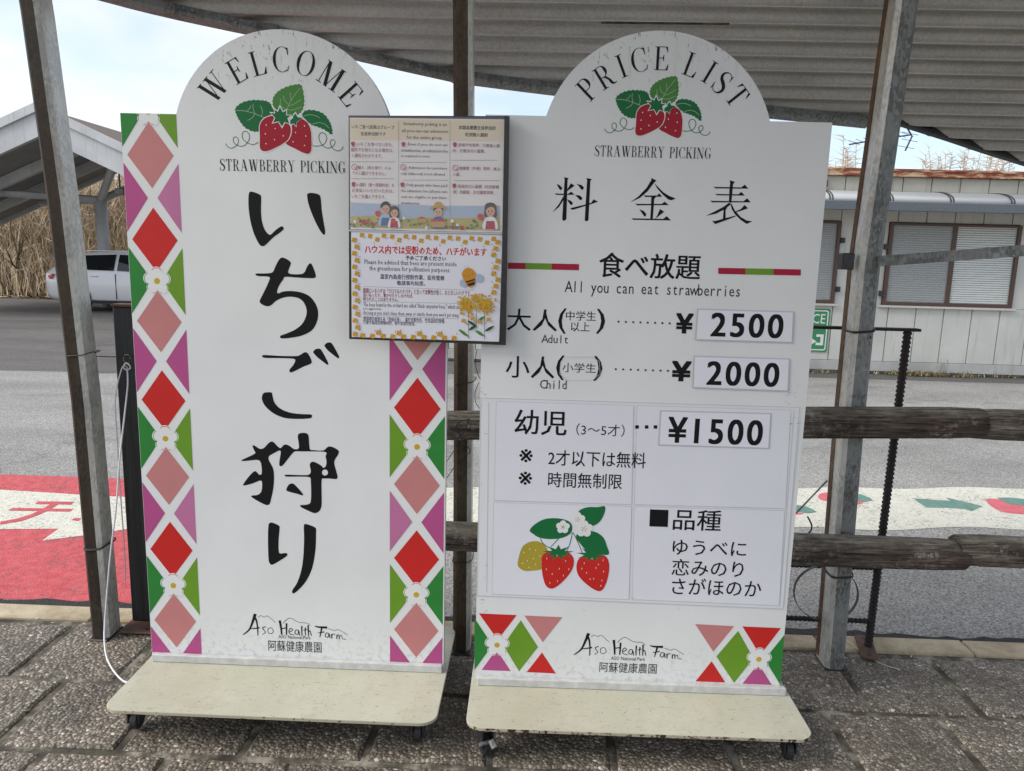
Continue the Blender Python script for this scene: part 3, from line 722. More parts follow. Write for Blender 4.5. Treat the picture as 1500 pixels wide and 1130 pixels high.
def base(root, x0, x1, y0, y1, z=.112, r=.05, chip=None):
    bm = bmesh.new(); o = rounded(x0, y0, x1, y1, r)
    loft(bm, [[Vector((a, b, z-.009)) for a, b in o], [Vector((a, b, z-.0015)) for a, b in o], [Vector((a*(1-.003), b*(1-.002), z)) for a, b in o]])
    for f in bm.faces:
        f.normal_update(); f.material_index = 0 if f.normal.z > .7 else 1
    bobj('base_plate', bm, [M_CREAM, chip or M_CHIP], root)
    bm = bmesh.new()
    box(bm, x0+.02, -.018, z+.0005, x1-.015, -.0008, z+.026, bev=.002); bobj('angle_bracket', bm, M_EDGE, root)
    bm = bmesh.new(); box(bm, x0+.05, .03, z+.0005, x1-.05, .06, z+.09, bev=.002); bobj('rear_bracket', bm, M_EDGE, root)
def caster(root, x, y, z=.103, brake=False, rz=0.):
    e0 = empty('caster', (x, y, 0), rz); e0.parent = root
    bm = bmesh.new(); box(bm, -.024, -.024, z-.006, .024, .024, z-.0005); box(bm, -.019, -.018, .028, -.0145, .018, z-.006); box(bm, .0145, -.018, .028, .019, .018, z-.006)
    bobj('fork', bm, M_DKMETAL, e0)
    bm = bmesh.new(); rings = []
    for xx, rr in ((-.012, .024), (-.009, .030), (.009, .030), (.012, .024)):
        rings.append([Vector((xx, .006+rr*cos(2*pi*k/20), .0305+rr*sin(2*pi*k/20))) for k in range(20)])
    loft(bm, rings); bobj('wheel', bm, M_RUBBER, e0)
    if brake:
        bm = bmesh.new(); tube(bm, [(-.03, -.02, .05), (.03, -.022, .05)], .006, 8); tube(bm, [(.006, -.028, .06), (.01, -.045, .045)], .011, 8); bobj('brake_pedal', bm, M_GALVD, e0)

FLOWER_R = .036
def flower(pr, c, r=FLOWER_R, cols=None):
    cols = cols or (M_GREEN, M_LIME, M_RED, M_SALMON)
    rad = lambda a, rr: rr*(.68+.32*abs(cos(2.5*(a-pi/2)))**.6)
    def petals(rr, m): pr.poly([(c[0]+rad(a, rr)*cos(a), c[1]+rad(a, rr)*sin(a)) for a in [2*pi*k/80+pi/2 for k in range(80)]], m)
    petals(r*1.2, M_WHITEP)
    for m, a0, a1 in ((cols[0], 140, 222), (cols[1], -42, 40), (cols[2], 66, 114), (cols[3], 246, 294)):
        pr.strip([(c[0]+rad(a, r*1.1)*cos(a), c[1]+rad(a, r*1.1)*sin(a)) for a in [radians(a0+(a1-a0)*k/20) for k in range(21)]], .0019, m)
    pr.disc(c, r*.26, M_YEL, n=14)

def emblem(pr, MP):
    """strawberries and leaves; MP maps traced point -> board metres"""
    def pl(pts, m, sm=4): 
        q = [Vector((*MP(x, y), 0)) for x, y in pts]
        if sm: q = catmull(q, True, sm)
        pr.poly([(v.x, v.y) for v in q], m); return q
    def serr(pts, m, n=4, amp=.0032):
        q = catmull([Vector((*MP(x, y), 0)) for x, y in pts], True, n*2); c = sum(q, Vector())/len(q); o = []
        for i, v in enumerate(q):
            t = (q[(i+1) % len(q)]-q[i-1]).normalized(); nn = Vector((t.y, -t.x, 0))
            if nn.dot(v-c) < 0: nn = -nn
            o.append(v+nn*(amp*((i % 4)/4-.4)))
        pr.poly([(v.x, v.y) for v in o], m)
    def ln(pts, w, m, sm=5):
        q = [Vector((*MP(x, y), 0)) for x, y in pts]
        q = catmull(q, False, sm); pr.strip([(v.x, v.y) for v in q], w, m)
    serr([(398, 500), (440, 465), (500, 448), (560, 448), (605, 455), (635, 480), (655, 510), (640, 540), (600, 560), (560, 600), (540, 640), (500, 645), (450, 620), (420, 580), (402, 540)], M_LEAF)
    serr([(820, 545), (850, 512), (910, 514), (960, 537), (990, 580), (1002, 620), (1000, 665), (955, 635), (910, 616), (870, 600)], M_LEAF)
    pl([(826, 345), (780, 345), (715, 363), (665, 395), (634, 440), (632, 490), (660, 520), (720, 560), (785, 555), (826, 528), (848, 470), (850, 410)], M_WHITEP)
    serr([(828, 352), (780, 352), (720, 370), (670, 400), (642, 440), (640, 485), (665, 512), (720, 550), (780, 545), (820, 520), (840, 470), (842, 415)], M_LEAF2)
    for v in ([(400, 512), (450, 515), (510, 530), (570, 555), (600, 560)], [(470, 515), (490, 500), (500, 480)], [(520, 532), (512, 500), (515, 470)], [(560, 550), (570, 520), (560, 480)], [(520, 535), (500, 560), (470, 575)],
              [(820, 372), (780, 420), (745, 470), (715, 530)], [(760, 450), (755, 420), (758, 400)], [(735, 485), (770, 475), (820, 445)], [(725, 505), (765, 510), (820, 490)], [(740, 475), (715, 450), (712, 420)], [(720, 510), (690, 480), (690, 440)],
              [(830, 550), (860, 540), (900, 545), (930, 560)], [(880, 600), (920, 590), (960, 600), (985, 625)]): ln(v, .0016, M_VEIN)
    ln([(528, 712), (495, 728), (455, 715), (428, 685), (435, 650), (458, 645), (475, 670), (465, 705), (435, 735), (400, 735), (372, 715), (372, 685), (390, 680), (402, 700), (390, 730), (355, 750), (330, 740), (317, 720)], .0019, M_LEAF)
    ln([(870, 735), (905, 738), (945, 725), (965, 690), (955, 660), (930, 655), (915, 680), (925, 720), (955, 748), (990, 745), (1015, 720), (1010, 700), (995, 700), (985, 720), (1000, 755), (1030, 768), (1055, 758), (1065, 740)], .0019, M_LEAF)
    def berry(pts, cal, seeds):
        q = catmull([Vector((*MP(x, y), 0)) for x, y in pts], True, 5); c = sum(q, Vector())/len(q)
        pr.poly([((v-c).x*1.05+c.x, (v-c).y*1.045+c.y) for v in q], M_WHITEP); pr.poly([(v.x, v.y) for v in q], M_BERRY)
        cq = [Vector((*MP(x, y), 0)) for x, y in cal]; cc = sum(cq, Vector())/len(cq)
        pr.poly([((v-cc).x*1.16+cc.x, (v-cc).y*1.22+cc.y+.001) for v in cq], M_WHITEP); pr.poly([(v.x, v.y) for v in cq], M_LEAF)
        for x, y in seeds: pr.disc(MP(x, y), .0016, M_WHITEP, .002, 8)
    berry([(700, 715), (745, 650), (750, 610), (770, 580), (810, 565), (850, 590), (868, 640), (868, 700), (862, 760), (845, 785), (815, 782), (760, 755)],
          [(742, 575), (760, 562), (765, 545), (780, 532), (790, 555), (822, 560), (795, 578), (782, 588), (778, 612), (762, 596), (740, 600)], [(830, 610), (769, 652), (833, 674), (749, 710), (820, 734)])
    berry([(535, 740), (540, 680), (545, 610), (570, 570), (610, 550), (660, 545), (710, 570), (738, 610), (740, 650), (720, 695), (680, 725), (620, 755), (575, 770), (545, 765)],
          [(622, 528), (650, 532), (646, 507), (668, 522), (683, 492), (700, 525), (722, 512), (718, 543), (748, 545), (725, 562), (735, 598), (706, 585), (686, 615), (668, 582), (630, 590), (648, 560)], [(587, 605), (642, 627), (577, 660), (690, 673), (632, 697), (576, 722)])

def logo(pr, dx, dy):
    """brushed farm logo, traced on the right-hand board; dx, dy shift it in metres"""
    B0 = S2.P
    MP = lambda x, y: (B0(490+x/2.885, 740+y/2.885)[0]+dx, B0(490+x/2.885, 740+y/2.885)[1]+dy)
    def br(pts, w, sm=4):
        q = catmull([Vector((*MP(x, y), 0)) for x, y in pts], False, sm); n_ = len(q)
        ww = [ (w[0]+(w[1]-w[0])*k/(n_-1)) for k in range(n_)]; pr.strip([(v.x, v.y) for v in q], ww, M_BLACKPRINT)
    t = .0045
    for P, w in (([(1074, 542), (1060, 575), (1042, 610), (1012, 633)], (.010, .003)), ([(1066, 548), (1076, 570), (1079, 600), (1078, 636)], (.007, .003)), ([(1042, 607), (1062, 606), (1088, 602)], (.002, .005)),
        ([(1116, 598), (1102, 602), (1106, 612), (1112, 622), (1098, 632)], (.003, .002)), ([(1140, 602), (1126, 606), (1124, 622), (1136, 628), (1148, 618), (1142, 603)], (.002, .002)),
        ([(1180, 570), (1183, 600), (1184, 632)], (.008, .005)), ([(1209, 582), (1207, 610), (1205, 633)], (.006, .004)), ([(1184, 606), (1206, 602)], (.003, .004)),
        ([(1218, 620), (1234, 612), (1226, 604), (1217, 614), (1220, 628), (1238, 632)], (.0025, .0025)), ([(1260, 612), (1248, 612), (1243, 626), (1256, 630), (1260, 614), (1264, 636)], (.0025, .003)),
        ([(1276, 594), (1274, 615), (1274, 636)], (.005, .003)), ([(1291, 600), (1289, 620), (1290, 636)], (.004, .0025)), ([(1281, 612), (1299, 609)], (.002, .002)), ([(1304, 590), (1303, 615), (1302, 637)], (.005, .003)), ([(1303, 622), (1310, 614), (1315, 636)], (.002, .003)),
        ([(1334, 594), (1350, 598), (1388, 600)], (.003, .008)), ([(1364, 600), (1358, 622), (1352, 642)], (.006, .0025)), ([(1345, 624), (1374, 619)], (.002, .004)),
        ([(1394, 626), (1382, 624), (1376, 638), (1388, 642), (1394, 627), (1397, 646)], (.0025, .003)), ([(1405, 628), (1405, 648)], (.004, .003)), ([(1405, 636), (1412, 628), (1420, 630)], (.002, .003)),
        ([(1428, 632), (1427, 650)], (.004, .003)), ([(1427, 638), (1436, 631), (1439, 650)], (.002, .003)), ([(1439, 640), (1448, 633), (1452, 648), (1468, 651)], (.002, .002)),
        ([(1085, 557), (1098, 549), (1112, 556), (1126, 550), (1145, 565), (1160, 579)], (.0014, .0014)), ([(1194, 582), (1225, 559), (1262, 577), (1300, 581), (1313, 592)], (.0016, .0014)), ([(1392, 604), (1420, 613), (1438, 609), (1476, 632)], (.0014, .0014))): br(P, w)

def fitxz(pr, body, x0, z0, x1, z1, mat, bold=0., mono=0.):
    V, Fc = [], []
    if mono:
        x = 0
        for ch in body:
            if ch != ' ':
                v, f = glyph(ch, bold, 2); cx = (min(a for a, b in v)+max(a for a, b in v))/2; n0 = len(V)
                V += [(a-cx+x, b) for a, b in v]; Fc += [tuple(q+n0 for q in t) for t in f]
            x += mono
    else: V, Fc = glyph(body, bold, 2)
    ax, bx = min(v[0] for v in V), max(v[0] for v in V); ay, by = min(v[1] for v in V), max(v[1] for v in V)
    pr.k += 1; d = pr.d+.000006*pr.k; i = pr.mi(mat)
    vv = [pr.bm.verts.new((x0+(a-ax)/(bx-ax)*(x1-x0), -d, z0+(b-ay)/(by-ay)*(z1-z0))) for a, b in V]
    for t in Fc:
        try: f = pr.bm.faces.new([vv[q] for q in t]); f.material_index = i
        except ValueError: pass

# ---- right board: price list
r2 = empty('sign_board', (.331, 2.2, 0), radians(.6), 'white arched PRICE LIST sign on a wheeled cream base, listing admission prices in yen', 'sign', 'arched strawberry picking signs')
S2 = Board(r2, (.331, 2.2, 0), radians(.6))
xl = S2.P(700, 700)[0]; xr = S2.P(1184, 600)[0]; hw = (xr-xl)/2
zb = S2.P(918, 997)[1]; zs = S2.P(1180, 179)[1]; aL = S2.P(800, 172)[0]; aR = S2.P(1128, 178)[0]; ztop = S2.P(965, 45)[1]
hw = .482
o2, arch2 = board_outline(2*hw, zb-.012, zs, (aL, aR, ztop)); make_panel(r2, o2)
base(r2, -hw-.012, hw+.03, -.235, .33, chip=M_CHIP2)
for cx_, cy_, bk in ((-hw+.045, -.19, True), (hw-.02, -.165, False), (-hw+.045, .28, False), (hw-.02, .28, False)): caster(r2, cx_, cy_, brake=bk, rz=.5 if bk else .0)

def arch_letters(pr, S, body, arch, centers, hgt_px, wide=1.):
    cx, cz, r = arch
    for ch, (px, py) in zip(body, centers):
        x, z = S.P(px, py); a = math.atan2(z-cz2(arch), x-cx); serif_char(pr, ch, x, z, hgt_px, a-pi/2, M_DARKPRINT, wide)
def cz2(arch): return arch[1]-.02
c8 = lambda x, y: (820+x/4.839, 40+y/4.839)
pr = Print(S2)
arch_letters(pr, S2, 'PRICELIST', arch2, [c8(*p) for p in ((195, 440), (316, 350), (437, 277), (563, 234), (722, 222), (935, 268), (1062, 320), (1152, 393), (1258, 490))], .0615, 1.0); pr = pr.cut('arched_title')
serif_line(pr, 'STRAWBERRY PICKING', 871, 1042, 215, 231, M_DARKPRINT)
pr.done('caption')
pr = Print(S2); emblem(pr, lambda x, y: S2.P(*c8(x, y))); pr.done('strawberry_emblem')
# 料金表
pr = Print(S2)
for c in ([(165, 90), (195, 97), (188, 108), (180, 370), (165, 382), (152, 374), (160, 240), (168, 110)], [(115, 135), (135, 143), (152, 160), (150, 172), (140, 177), (130, 165)], [(210, 130), (235, 147), (180, 187), (183, 178)], [(102, 198), (190, 202), (212, 186), (235, 207), (160, 209), (112, 208)],
          [(165, 209), (172, 225), (130, 290), (87, 324), (130, 270)], [(183, 237), (210, 247), (224, 262), (215, 277), (203, 270)], [(248, 135), (280, 142), (297, 158), (290, 175), (278, 172), (265, 152)], [(238, 208), (270, 212), (287, 228), (282, 242), (270, 242), (255, 226)],
          [(205, 297), (345, 262), (360, 238), (392, 253), (340, 272), (220, 308)], [(313, 95), (350, 103), (340, 115), (327, 375), (315, 385), (302, 378), (310, 240), (318, 110)],
          [(745, 95), (780, 112), (762, 130), (720, 185), (670, 228), (605, 258), (660, 218), (715, 160), (745, 110)], [(765, 130), (785, 150), (825, 190), (865, 215), (910, 232), (880, 244), (860, 240), (820, 205), (785, 165)],
          [(693, 208), (705, 212), (785, 212), (798, 198), (818, 220), (705, 222)], [(745, 222), (778, 220), (765, 235), (755, 370), (738, 370), (743, 300)], [(638, 265), (650, 268), (815, 268), (835, 253), (862, 276), (650, 278)],
          [(665, 303), (695, 315), (712, 335), (708, 352), (697, 350), (680, 325)], [(803, 302), (832, 320), (800, 345), (770, 370), (785, 345)], [(612, 362), (620, 364), (825, 368), (848, 350), (877, 378), (625, 374)],
          [(1268, 110), (1303, 122), (1290, 135), (1278, 262), (1262, 258), (1265, 180), (1270, 130)], [(1157, 152), (1170, 155), (1345, 158), (1368, 140), (1392, 167), (1172, 165)], [(1170, 198), (1182, 202), (1325, 204), (1345, 188), (1368, 213), (1182, 211)],
          [(1137, 245), (1150, 248), (1360, 250), (1383, 230), (1408, 258), (1150, 258)], [(1268, 262), (1275, 270), (1240, 300), (1180, 332), (1108, 348), (1180, 312), (1230, 285), (1260, 262)], [(1228, 292), (1250, 292), (1240, 310), (1240, 365), (1222, 368)],
          [(1150, 380), (1170, 382), (1230, 365), (1310, 345), (1300, 355), (1235, 380), (1170, 403)], [(1272, 265), (1280, 268), (1300, 310), (1340, 355), (1380, 378), (1418, 384), (1380, 402), (1340, 375), (1300, 335), (1280, 300)], [(1365, 275), (1390, 297), (1350, 312), (1305, 325), (1308, 318), (1345, 300)]):
    pr.px(c, M_BLACKPRINT, 0, ox=790, oy=240, sc=4.545)
pr.done('title_characters')
pr = Print(S2); T = lambda *a, **k: text(pr, *a, **k)
T('食べ放題', 878, 372, 1026, 408, M_BLACKPRINT, bold=.012)
pr = pr.cut('heading'); T('All you can eat strawberries', 827, 415, 1084, 437, M_DARKPRINT, mono=.52)
pr = pr.cut('caption'); T('大人', 743, 453, 816, 485, M_BLACKPRINT, bold=.004); T('(', 818, 452, 829, 489, M_BLACKPRINT, bold=.006); T('中学生', 829, 456, 873, 470, M_BLACKPRINT); T('以上', 836, 472, 864, 486, M_BLACKPRINT); T(')', 874, 453, 886, 489, M_BLACKPRINT, bold=.006)
T('Adult', 793, 491, 832, 503, M_DARKPRINT, mono=.5)
pr = pr.cut('adult_line'); T('小人', 741, 522, 812, 554, M_BLACKPRINT, bold=.004); T('(', 815, 521, 826, 557, M_BLACKPRINT, bold=.006); T('小学生', 824, 532, 873, 546, M_DARKPRINT); T(')', 870, 522, 882, 558, M_BLACKPRINT, bold=.006)
T('Child', 791, 557, 830, 570, M_DARKPRINT, mono=.5)
pr = pr.cut('child_line')
for i in range(8):
    pr.disc(S2.P(906+i*10.7, 471.5+i*.35), .0032, M_GREYP, n=8); pr.disc(S2.P(902+i*10.9, 541+i*.35), .0032, M_GREYP, n=8)
pr = pr.cut('dotted_line'); T('¥', 991, 460, 1014, 488, M_BLACKPRINT, bold=.03); T('¥', 985, 530, 1011, 558, M_BLACKPRINT, bold=.03)
pr = pr.cut('yen_mark')
for x0, x1, x2, x3, yy, sl in ((744, 770, 808, 848, 385, 1), (1052, 1092, 1133, 1173, 392.5, 1)):
    for a, b, mt in ((x0, x1, M_CRIM), (x1, x2, M_LIME), (x2, x3, M_CRIM)): pr.px([(a, yy+(a-x0)*.02), (b, yy+(b-x0)*.02), (b, yy+9+(b-x0)*.02), (a, yy+9+(a-x0)*.02)], mt)
    pr = pr.cut('colour_bar')
# stuck-on sheets
def sheet(name, q, mat, d, th=.0006, label=None):
    bm = bmesh.new(); P = [S2.P(*p) for p in q]
    r0 = [Vector((a, -d+.0001, b)) for a, b in P]; r1 = [Vector((a, -d-th, b)) for a, b in P]
    loft(bm, [r0, r1]); o = bobj(name, bm, mat, r2)
    if label: o['label'] = label
    return o
sheet('film_sheet', [(704, 582), (1173, 596), (1147, 893), (698, 873)], M_FILM, .0005, label='large film sheet covering the lower price area')
pq = Print(S2, .0014)
for a_, b_ in (((704, 583), (1172, 597)), ((1171, 598), (1147, 891)), ((699, 872.5), (1147, 892)), ((704.5, 584), (699, 872)), ((716, 590), (713, 868)), ((1163, 602), (1142, 886))): pq.pstrip([a_, b_], .0016, M_TAPE, 0)
pq.done('film_edge')
pq = Print(S2, .0018); M_SCUFF = plain('scuff_print', (.30, .29, .26, 1), .7, .3, 90); rq = random.Random(4)
for _ in range(46):
    x = rq.choice((rq.uniform(700, 1170), rq.uniform(1150, 1168), rq.uniform(702, 712))); y = rq.choice((rq.uniform(560, 598), rq.uniform(872, 900), rq.uniform(600, 870)))
    if 722 < x < 1145 and 600 < y < 870: continue
    L0 = rq.uniform(1, 6); an_ = rq.uniform(-.5, .5)
    if x < 1145+(900-y)*.08: pq.pstrip([(x, y), (x+L0*cos(an_), y+L0*sin(an_))], rq.uniform(.0006, .0014), M_SCUFF, 0)
pq.done('scuff_marks')['kind'] = 'stuff'
pq = Print(S2, .0026); lab = [(826, 523), (868, 523), (878, 530), (879, 548), (868, 557), (830, 557), (820, 548), (821, 531)]
for a_, b_ in zip(lab, lab[1:]+lab[:1]): pq.pstrip([a_, b_], .0012, M_TAPE, 0)
pq.done('label_outline')
for q in ([(727, 588), (928, 594), (925, 739), (724, 733)], [(933, 594), (1158, 601), (1150, 745), (929, 739)], [(723, 736), (925, 742), (921, 878), (721, 870)], [(929, 742), (1149, 748), (1141, 887), (926, 878)]):
    sheet('paper_sheet', q, M_PAPER, .0013); pq = Print(S2, .0020)
    for a_, b_ in zip(q, q[1:]+q[:1]): pq.pstrip([a_, b_], .0012, M_TAPE, 0)
    pq.done('sheet_edge')
for a_, b_ in (((729, 741), (729, 868)), ((921, 746), (917, 872))):
    pass
def sticker(q, body, bb, bold=.035, outline=True):
    if outline: 
        cx = sum(p[0] for p in q)/4; cy = sum(p[1] for p in q)/4
        sheet('tape_border', [(cx+(x-cx)*1.03, cy+(y-cy)*1.08) for x, y in q], M_TAPE, .0024, .0001)
    st_ = sheet('price_sticker', q, M_STICK, .0026)
    pr = Print(S2, .0034); text(pr, body, *bb, M_BLACKPRINT, bold=bold, res=6, mono=.60); pr.done('price_number', st_)
sticker([(1023, 454), (1161, 458), (1159, 501), (1020, 497)], '2500', (1042, 460, 1146, 494), .022)
sticker([(1018, 523), (1155, 527), (1153, 572), (1016, 567)], '2000', (1036, 531, 1140, 565), .022)
sticker([(969, 603), (1128, 607), (1125, 656), (966, 651)], '¥1500', (979, 613, 1116, 650), .022)
pr = Print(S2, .0022); T = lambda *a, **k: text(pr, *a, **k)
T('幼児', 754, 601, 830, 637, M_BLACKPRINT, bold=.010); T('（3〜5才）', 844, 621, 915, 639, M_DARKPRINT)
pr = pr.cut('infant_line')
for x in (933, 947, 960): pr.px([(x-2.6, 623), (x+2.6, 623), (x+2.6, 628), (x-2.6, 628)], M_BLACKPRINT)
pr = pr.cut('dotted_line'); T('※', 761, 658, 780, 677, M_BLACKPRINT, bold=.006); T('2才以下は無料', 803, 661, 946, 684, M_BLACKPRINT, bold=.005)
pr = pr.cut('note_line'); T('※', 760, 691, 779, 710, M_BLACKPRINT, bold=.006); T('時間無制限', 803, 693, 911, 715, M_BLACKPRINT, bold=.005)
pr = pr.cut('note_line'); pr.px([(952, 746), (979, 747), (978, 772), (951, 771)], M_BLACKPRINT)
T('品種', 986, 747, 1056, 777, M_BLACKPRINT, bold=.006); pr = pr.cut('heading'); T('ゆうべに', 985, 792, 1093, 814, M_BLACKPRINT, bold=.004); pr = pr.cut('variety_line'); T('恋みのり', 984, 820, 1089, 844, M_BLACKPRINT, bold=.004); pr = pr.cut('variety_line'); T('さがほのか', 984, 848, 1115, 872, M_BLACKPRINT, bold=.004); pr.done('variety_line')
# berries picture on the lower left sheet
pr = Print(S2, .0024); k8 = dict(ox=490, oy=740, sc=2.885)
pr.px([(775, 255), (780, 215), (795, 175), (825, 155), (862, 153), (890, 172), (905, 205), (898, 240), (878, 268), (840, 276), (800, 276)], ink('olive_yellow_print', 196, 176, 62), 4, **k8)
for x, y in ((800, 200), (825, 185), (850, 190), (868, 215), (840, 225), (815, 235), (795, 245), (850, 250), (875, 240), (822, 262)): pr.disc(S2.P(490+x/2.885, 740+y/2.885), .0018, M_TAN, .003, 8)
pr.px([(825, 105), (850, 78), (890, 58), (940, 55), (985, 65), (1003, 85), (1000, 115), (970, 135), (920, 143), (870, 138), (840, 122)], M_LEAF, 4, **k8)
pr.px([(1025, 50), (1035, 22), (1070, 8), (1110, 8), (1142, 5), (1140, 35), (1120, 70), (1090, 87), (1060, 75)], M_LEAF, 4, **k8)
pr.px([(1020, 130), (1050, 110), (1100, 112), (1135, 135), (1150, 170), (1158, 208), (1110, 205), (1070, 195), (1040, 165)], M_LEAF, 4, **k8)
for pts in ([(1000, 115), (960, 130), (915, 175)], [(1005, 115), (995, 160), (978, 200)], [(1008, 115), (1030, 160), (1050, 210)], [(870, 140), (880, 160), (905, 180)]): pr.pstrip(pts, .0022, M_LEAF, 4, **k8)
for pts, cal in (([(875, 250), (878, 215), (905, 195), (950, 190), (990, 200), (1010, 225), (1008, 262), (985, 300), (950, 335), (920, 352), (895, 342), (880, 300)], [(905, 190), (925, 190), (945, 178), (970, 165), (982, 185), (1003, 190), (990, 205), (1012, 218), (985, 212), (960, 208), (935, 200), (915, 203)]),
                 ([(1022, 262), (1030, 230), (1060, 208), (1105, 205), (1145, 215), (1160, 245), (1158, 290), (1145, 335), (1125, 362), (1095, 355), (1055, 325), (1030, 295)], [(1020, 228), (1040, 212), (1060, 190), (1080, 185), (1100, 175), (1108, 195), (1135, 190), (1125, 208), (1150, 215), (1110, 215), (1070, 218), (1040, 220)])):
    pr.px(pts, M_BERRY, 4, **k8); pr.px(pts, M_RED, 4, **k8)
    cx_ = 945 if pts[0][0] < 900 else 1088; cy_ = 200 if pts[0][0] < 900 else 208
    pr.px([(cx_+q*cos(a)*1.25, cy_+q*sin(a)*.62) for k in range(18) for a, q in ((2*pi*k/18+.2, 54 if k % 2 else 24),)], M_LEAF, 0, **k8)
for x, y in ((897, 225), (940, 212), (977, 235), (895, 270), (950, 268), (990, 270), (920, 290), (967, 297), (942, 320), (910, 328), (1088, 225), (1115, 250), (1055, 245), (1135, 232), (1065, 285), (1105, 265), (1137, 280), (1095, 310), (1130, 318), (1080, 312), (1125, 340), (1045, 268)): pr.disc(S2.P(490+x/2.885, 740+y/2.885), .0013, M_TAN, .0034, 7)
for x, y, r_ in ((965, 92, .0190), (1027, 60, .0210), (1055, 100, .0240)):
    c = S2.P(490+x/2.885, 740+y/2.885)
    for q in range(5): pr.disc((c[0]+r_*.62*cos(q*2*pi/5+.3), c[1]+r_*.62*sin(q*2*pi/5+.3)), r_*.52, M_WHITEP, n=10)
    for q in range(5): pr.disc((c[0]+r_*.3*cos(q*1.3), c[1]+r_*.3*sin(q*1.3)), r_*.09, M_ORANGE, n=6)
pr.done('berry_picture')
# lower pattern and logo
pr = Print(S2)
for c, mt in (([(592, 478), (650, 566), (662, 600), (592, 697)], M_GREEN), ([(610, 458), (770, 465), (690, 570)], M_RED), ([(802, 467), (963, 474), (880, 580)], M_SALMON), ([(787, 487), (860, 600), (780, 703), (713, 592)], M_LIME), ([(622, 697), (684, 610), (745, 702)], M_MAG), ([(877, 623), (935, 712), (812, 706)], M_RED)): pr.px(c, mt, 0, **k8)
k9 = dict(ox=980, oy=740, sc=2.885)
for c, mt in (([(110, 503), (275, 512), (187, 620)], M_SALMON), ([(292, 532), (357, 648), (275, 752), (200, 640)], M_LIME), ([(310, 513), (473, 520), (385, 635)], M_RED), ([(488, 548), (470, 760), (404, 652)], M_GREEN), ([(310, 755), (378, 670), (434, 760)], M_MAG), ([(180, 660), (238, 750), (112, 745)], M_RED)): pr.px(c, mt, 0, **k9)
pr = pr.cut('pattern_triangle'); flower(pr, S2.P(490+687/2.885, 740+592/2.885), .0335, (M_GREEN, M_LIME, M_RED, M_MAG)); pr = pr.cut('flower'); flower(pr, S2.P(980+380/2.885, 740+652/2.885), .0335, (M_LIME, M_GREEN, M_RED, M_MAG))
pr.done('flower')
pr = Print(S2); logo(pr, 0, 0); pr = pr.cut('farm_logo'); text(pr, 'ASO National Park', 895, 962.5, 945, 967.5, M_DARKPRINT); text(pr, '阿蘇健康農園', 878, 971, 962, 986, M_DARKPRINT); pr.done('farm_name')

# ---- left board: welcome
Y1 = 2.256
r1 = empty('sign_board', (-.741, Y1, 0), 0, 'white arched WELCOME sign with vertical brush lettering and diamond borders on a wheeled cream base', 'sign', 'arched strawberry picking signs')
S1 = Board(r1, (-.741, Y1, 0))
hw1 = .482; zb1 = S1.P(430, 964)[1]; zs1 = S1.P(200, 166)[1]; aL1 = S1.P(258, 167)[0]; aR1 = S1.P(571, 167)[0]; zt1 = S1.P(405, 43)[1]
cA = (aL1+aR1)/2
o1, arch1 = board_outline(2*hw1, zb1-.012, zs1, (aL1, aR1, zt1)); make_panel(r1, o1)
base(r1, -hw1-.012, hw1+.012, -.285, .30)
for cx_, cy_ in ((-hw1+.05, -.205), (hw1-.05, -.205), (-hw1+.04, .25), (hw1-.04, .25)): caster(r1, cx_, cy_)
pr = Print(S1); c81 = lambda x, y: (250+x/4.545, 40+y/4.545)
arch_letters(pr, S1, 'WELCOME', arch1, [c81(*p) for p in ((285, 400), (440, 290), (580, 240), (735, 215), (900, 242), (1068, 325), (1200, 448))], .067, 1.0); pr = pr.cut('arched_title')
serif_line(pr, 'STRAWBERRY PICKING', 322, 506, 235, 252, M_DARKPRINT)
pr.done('caption')
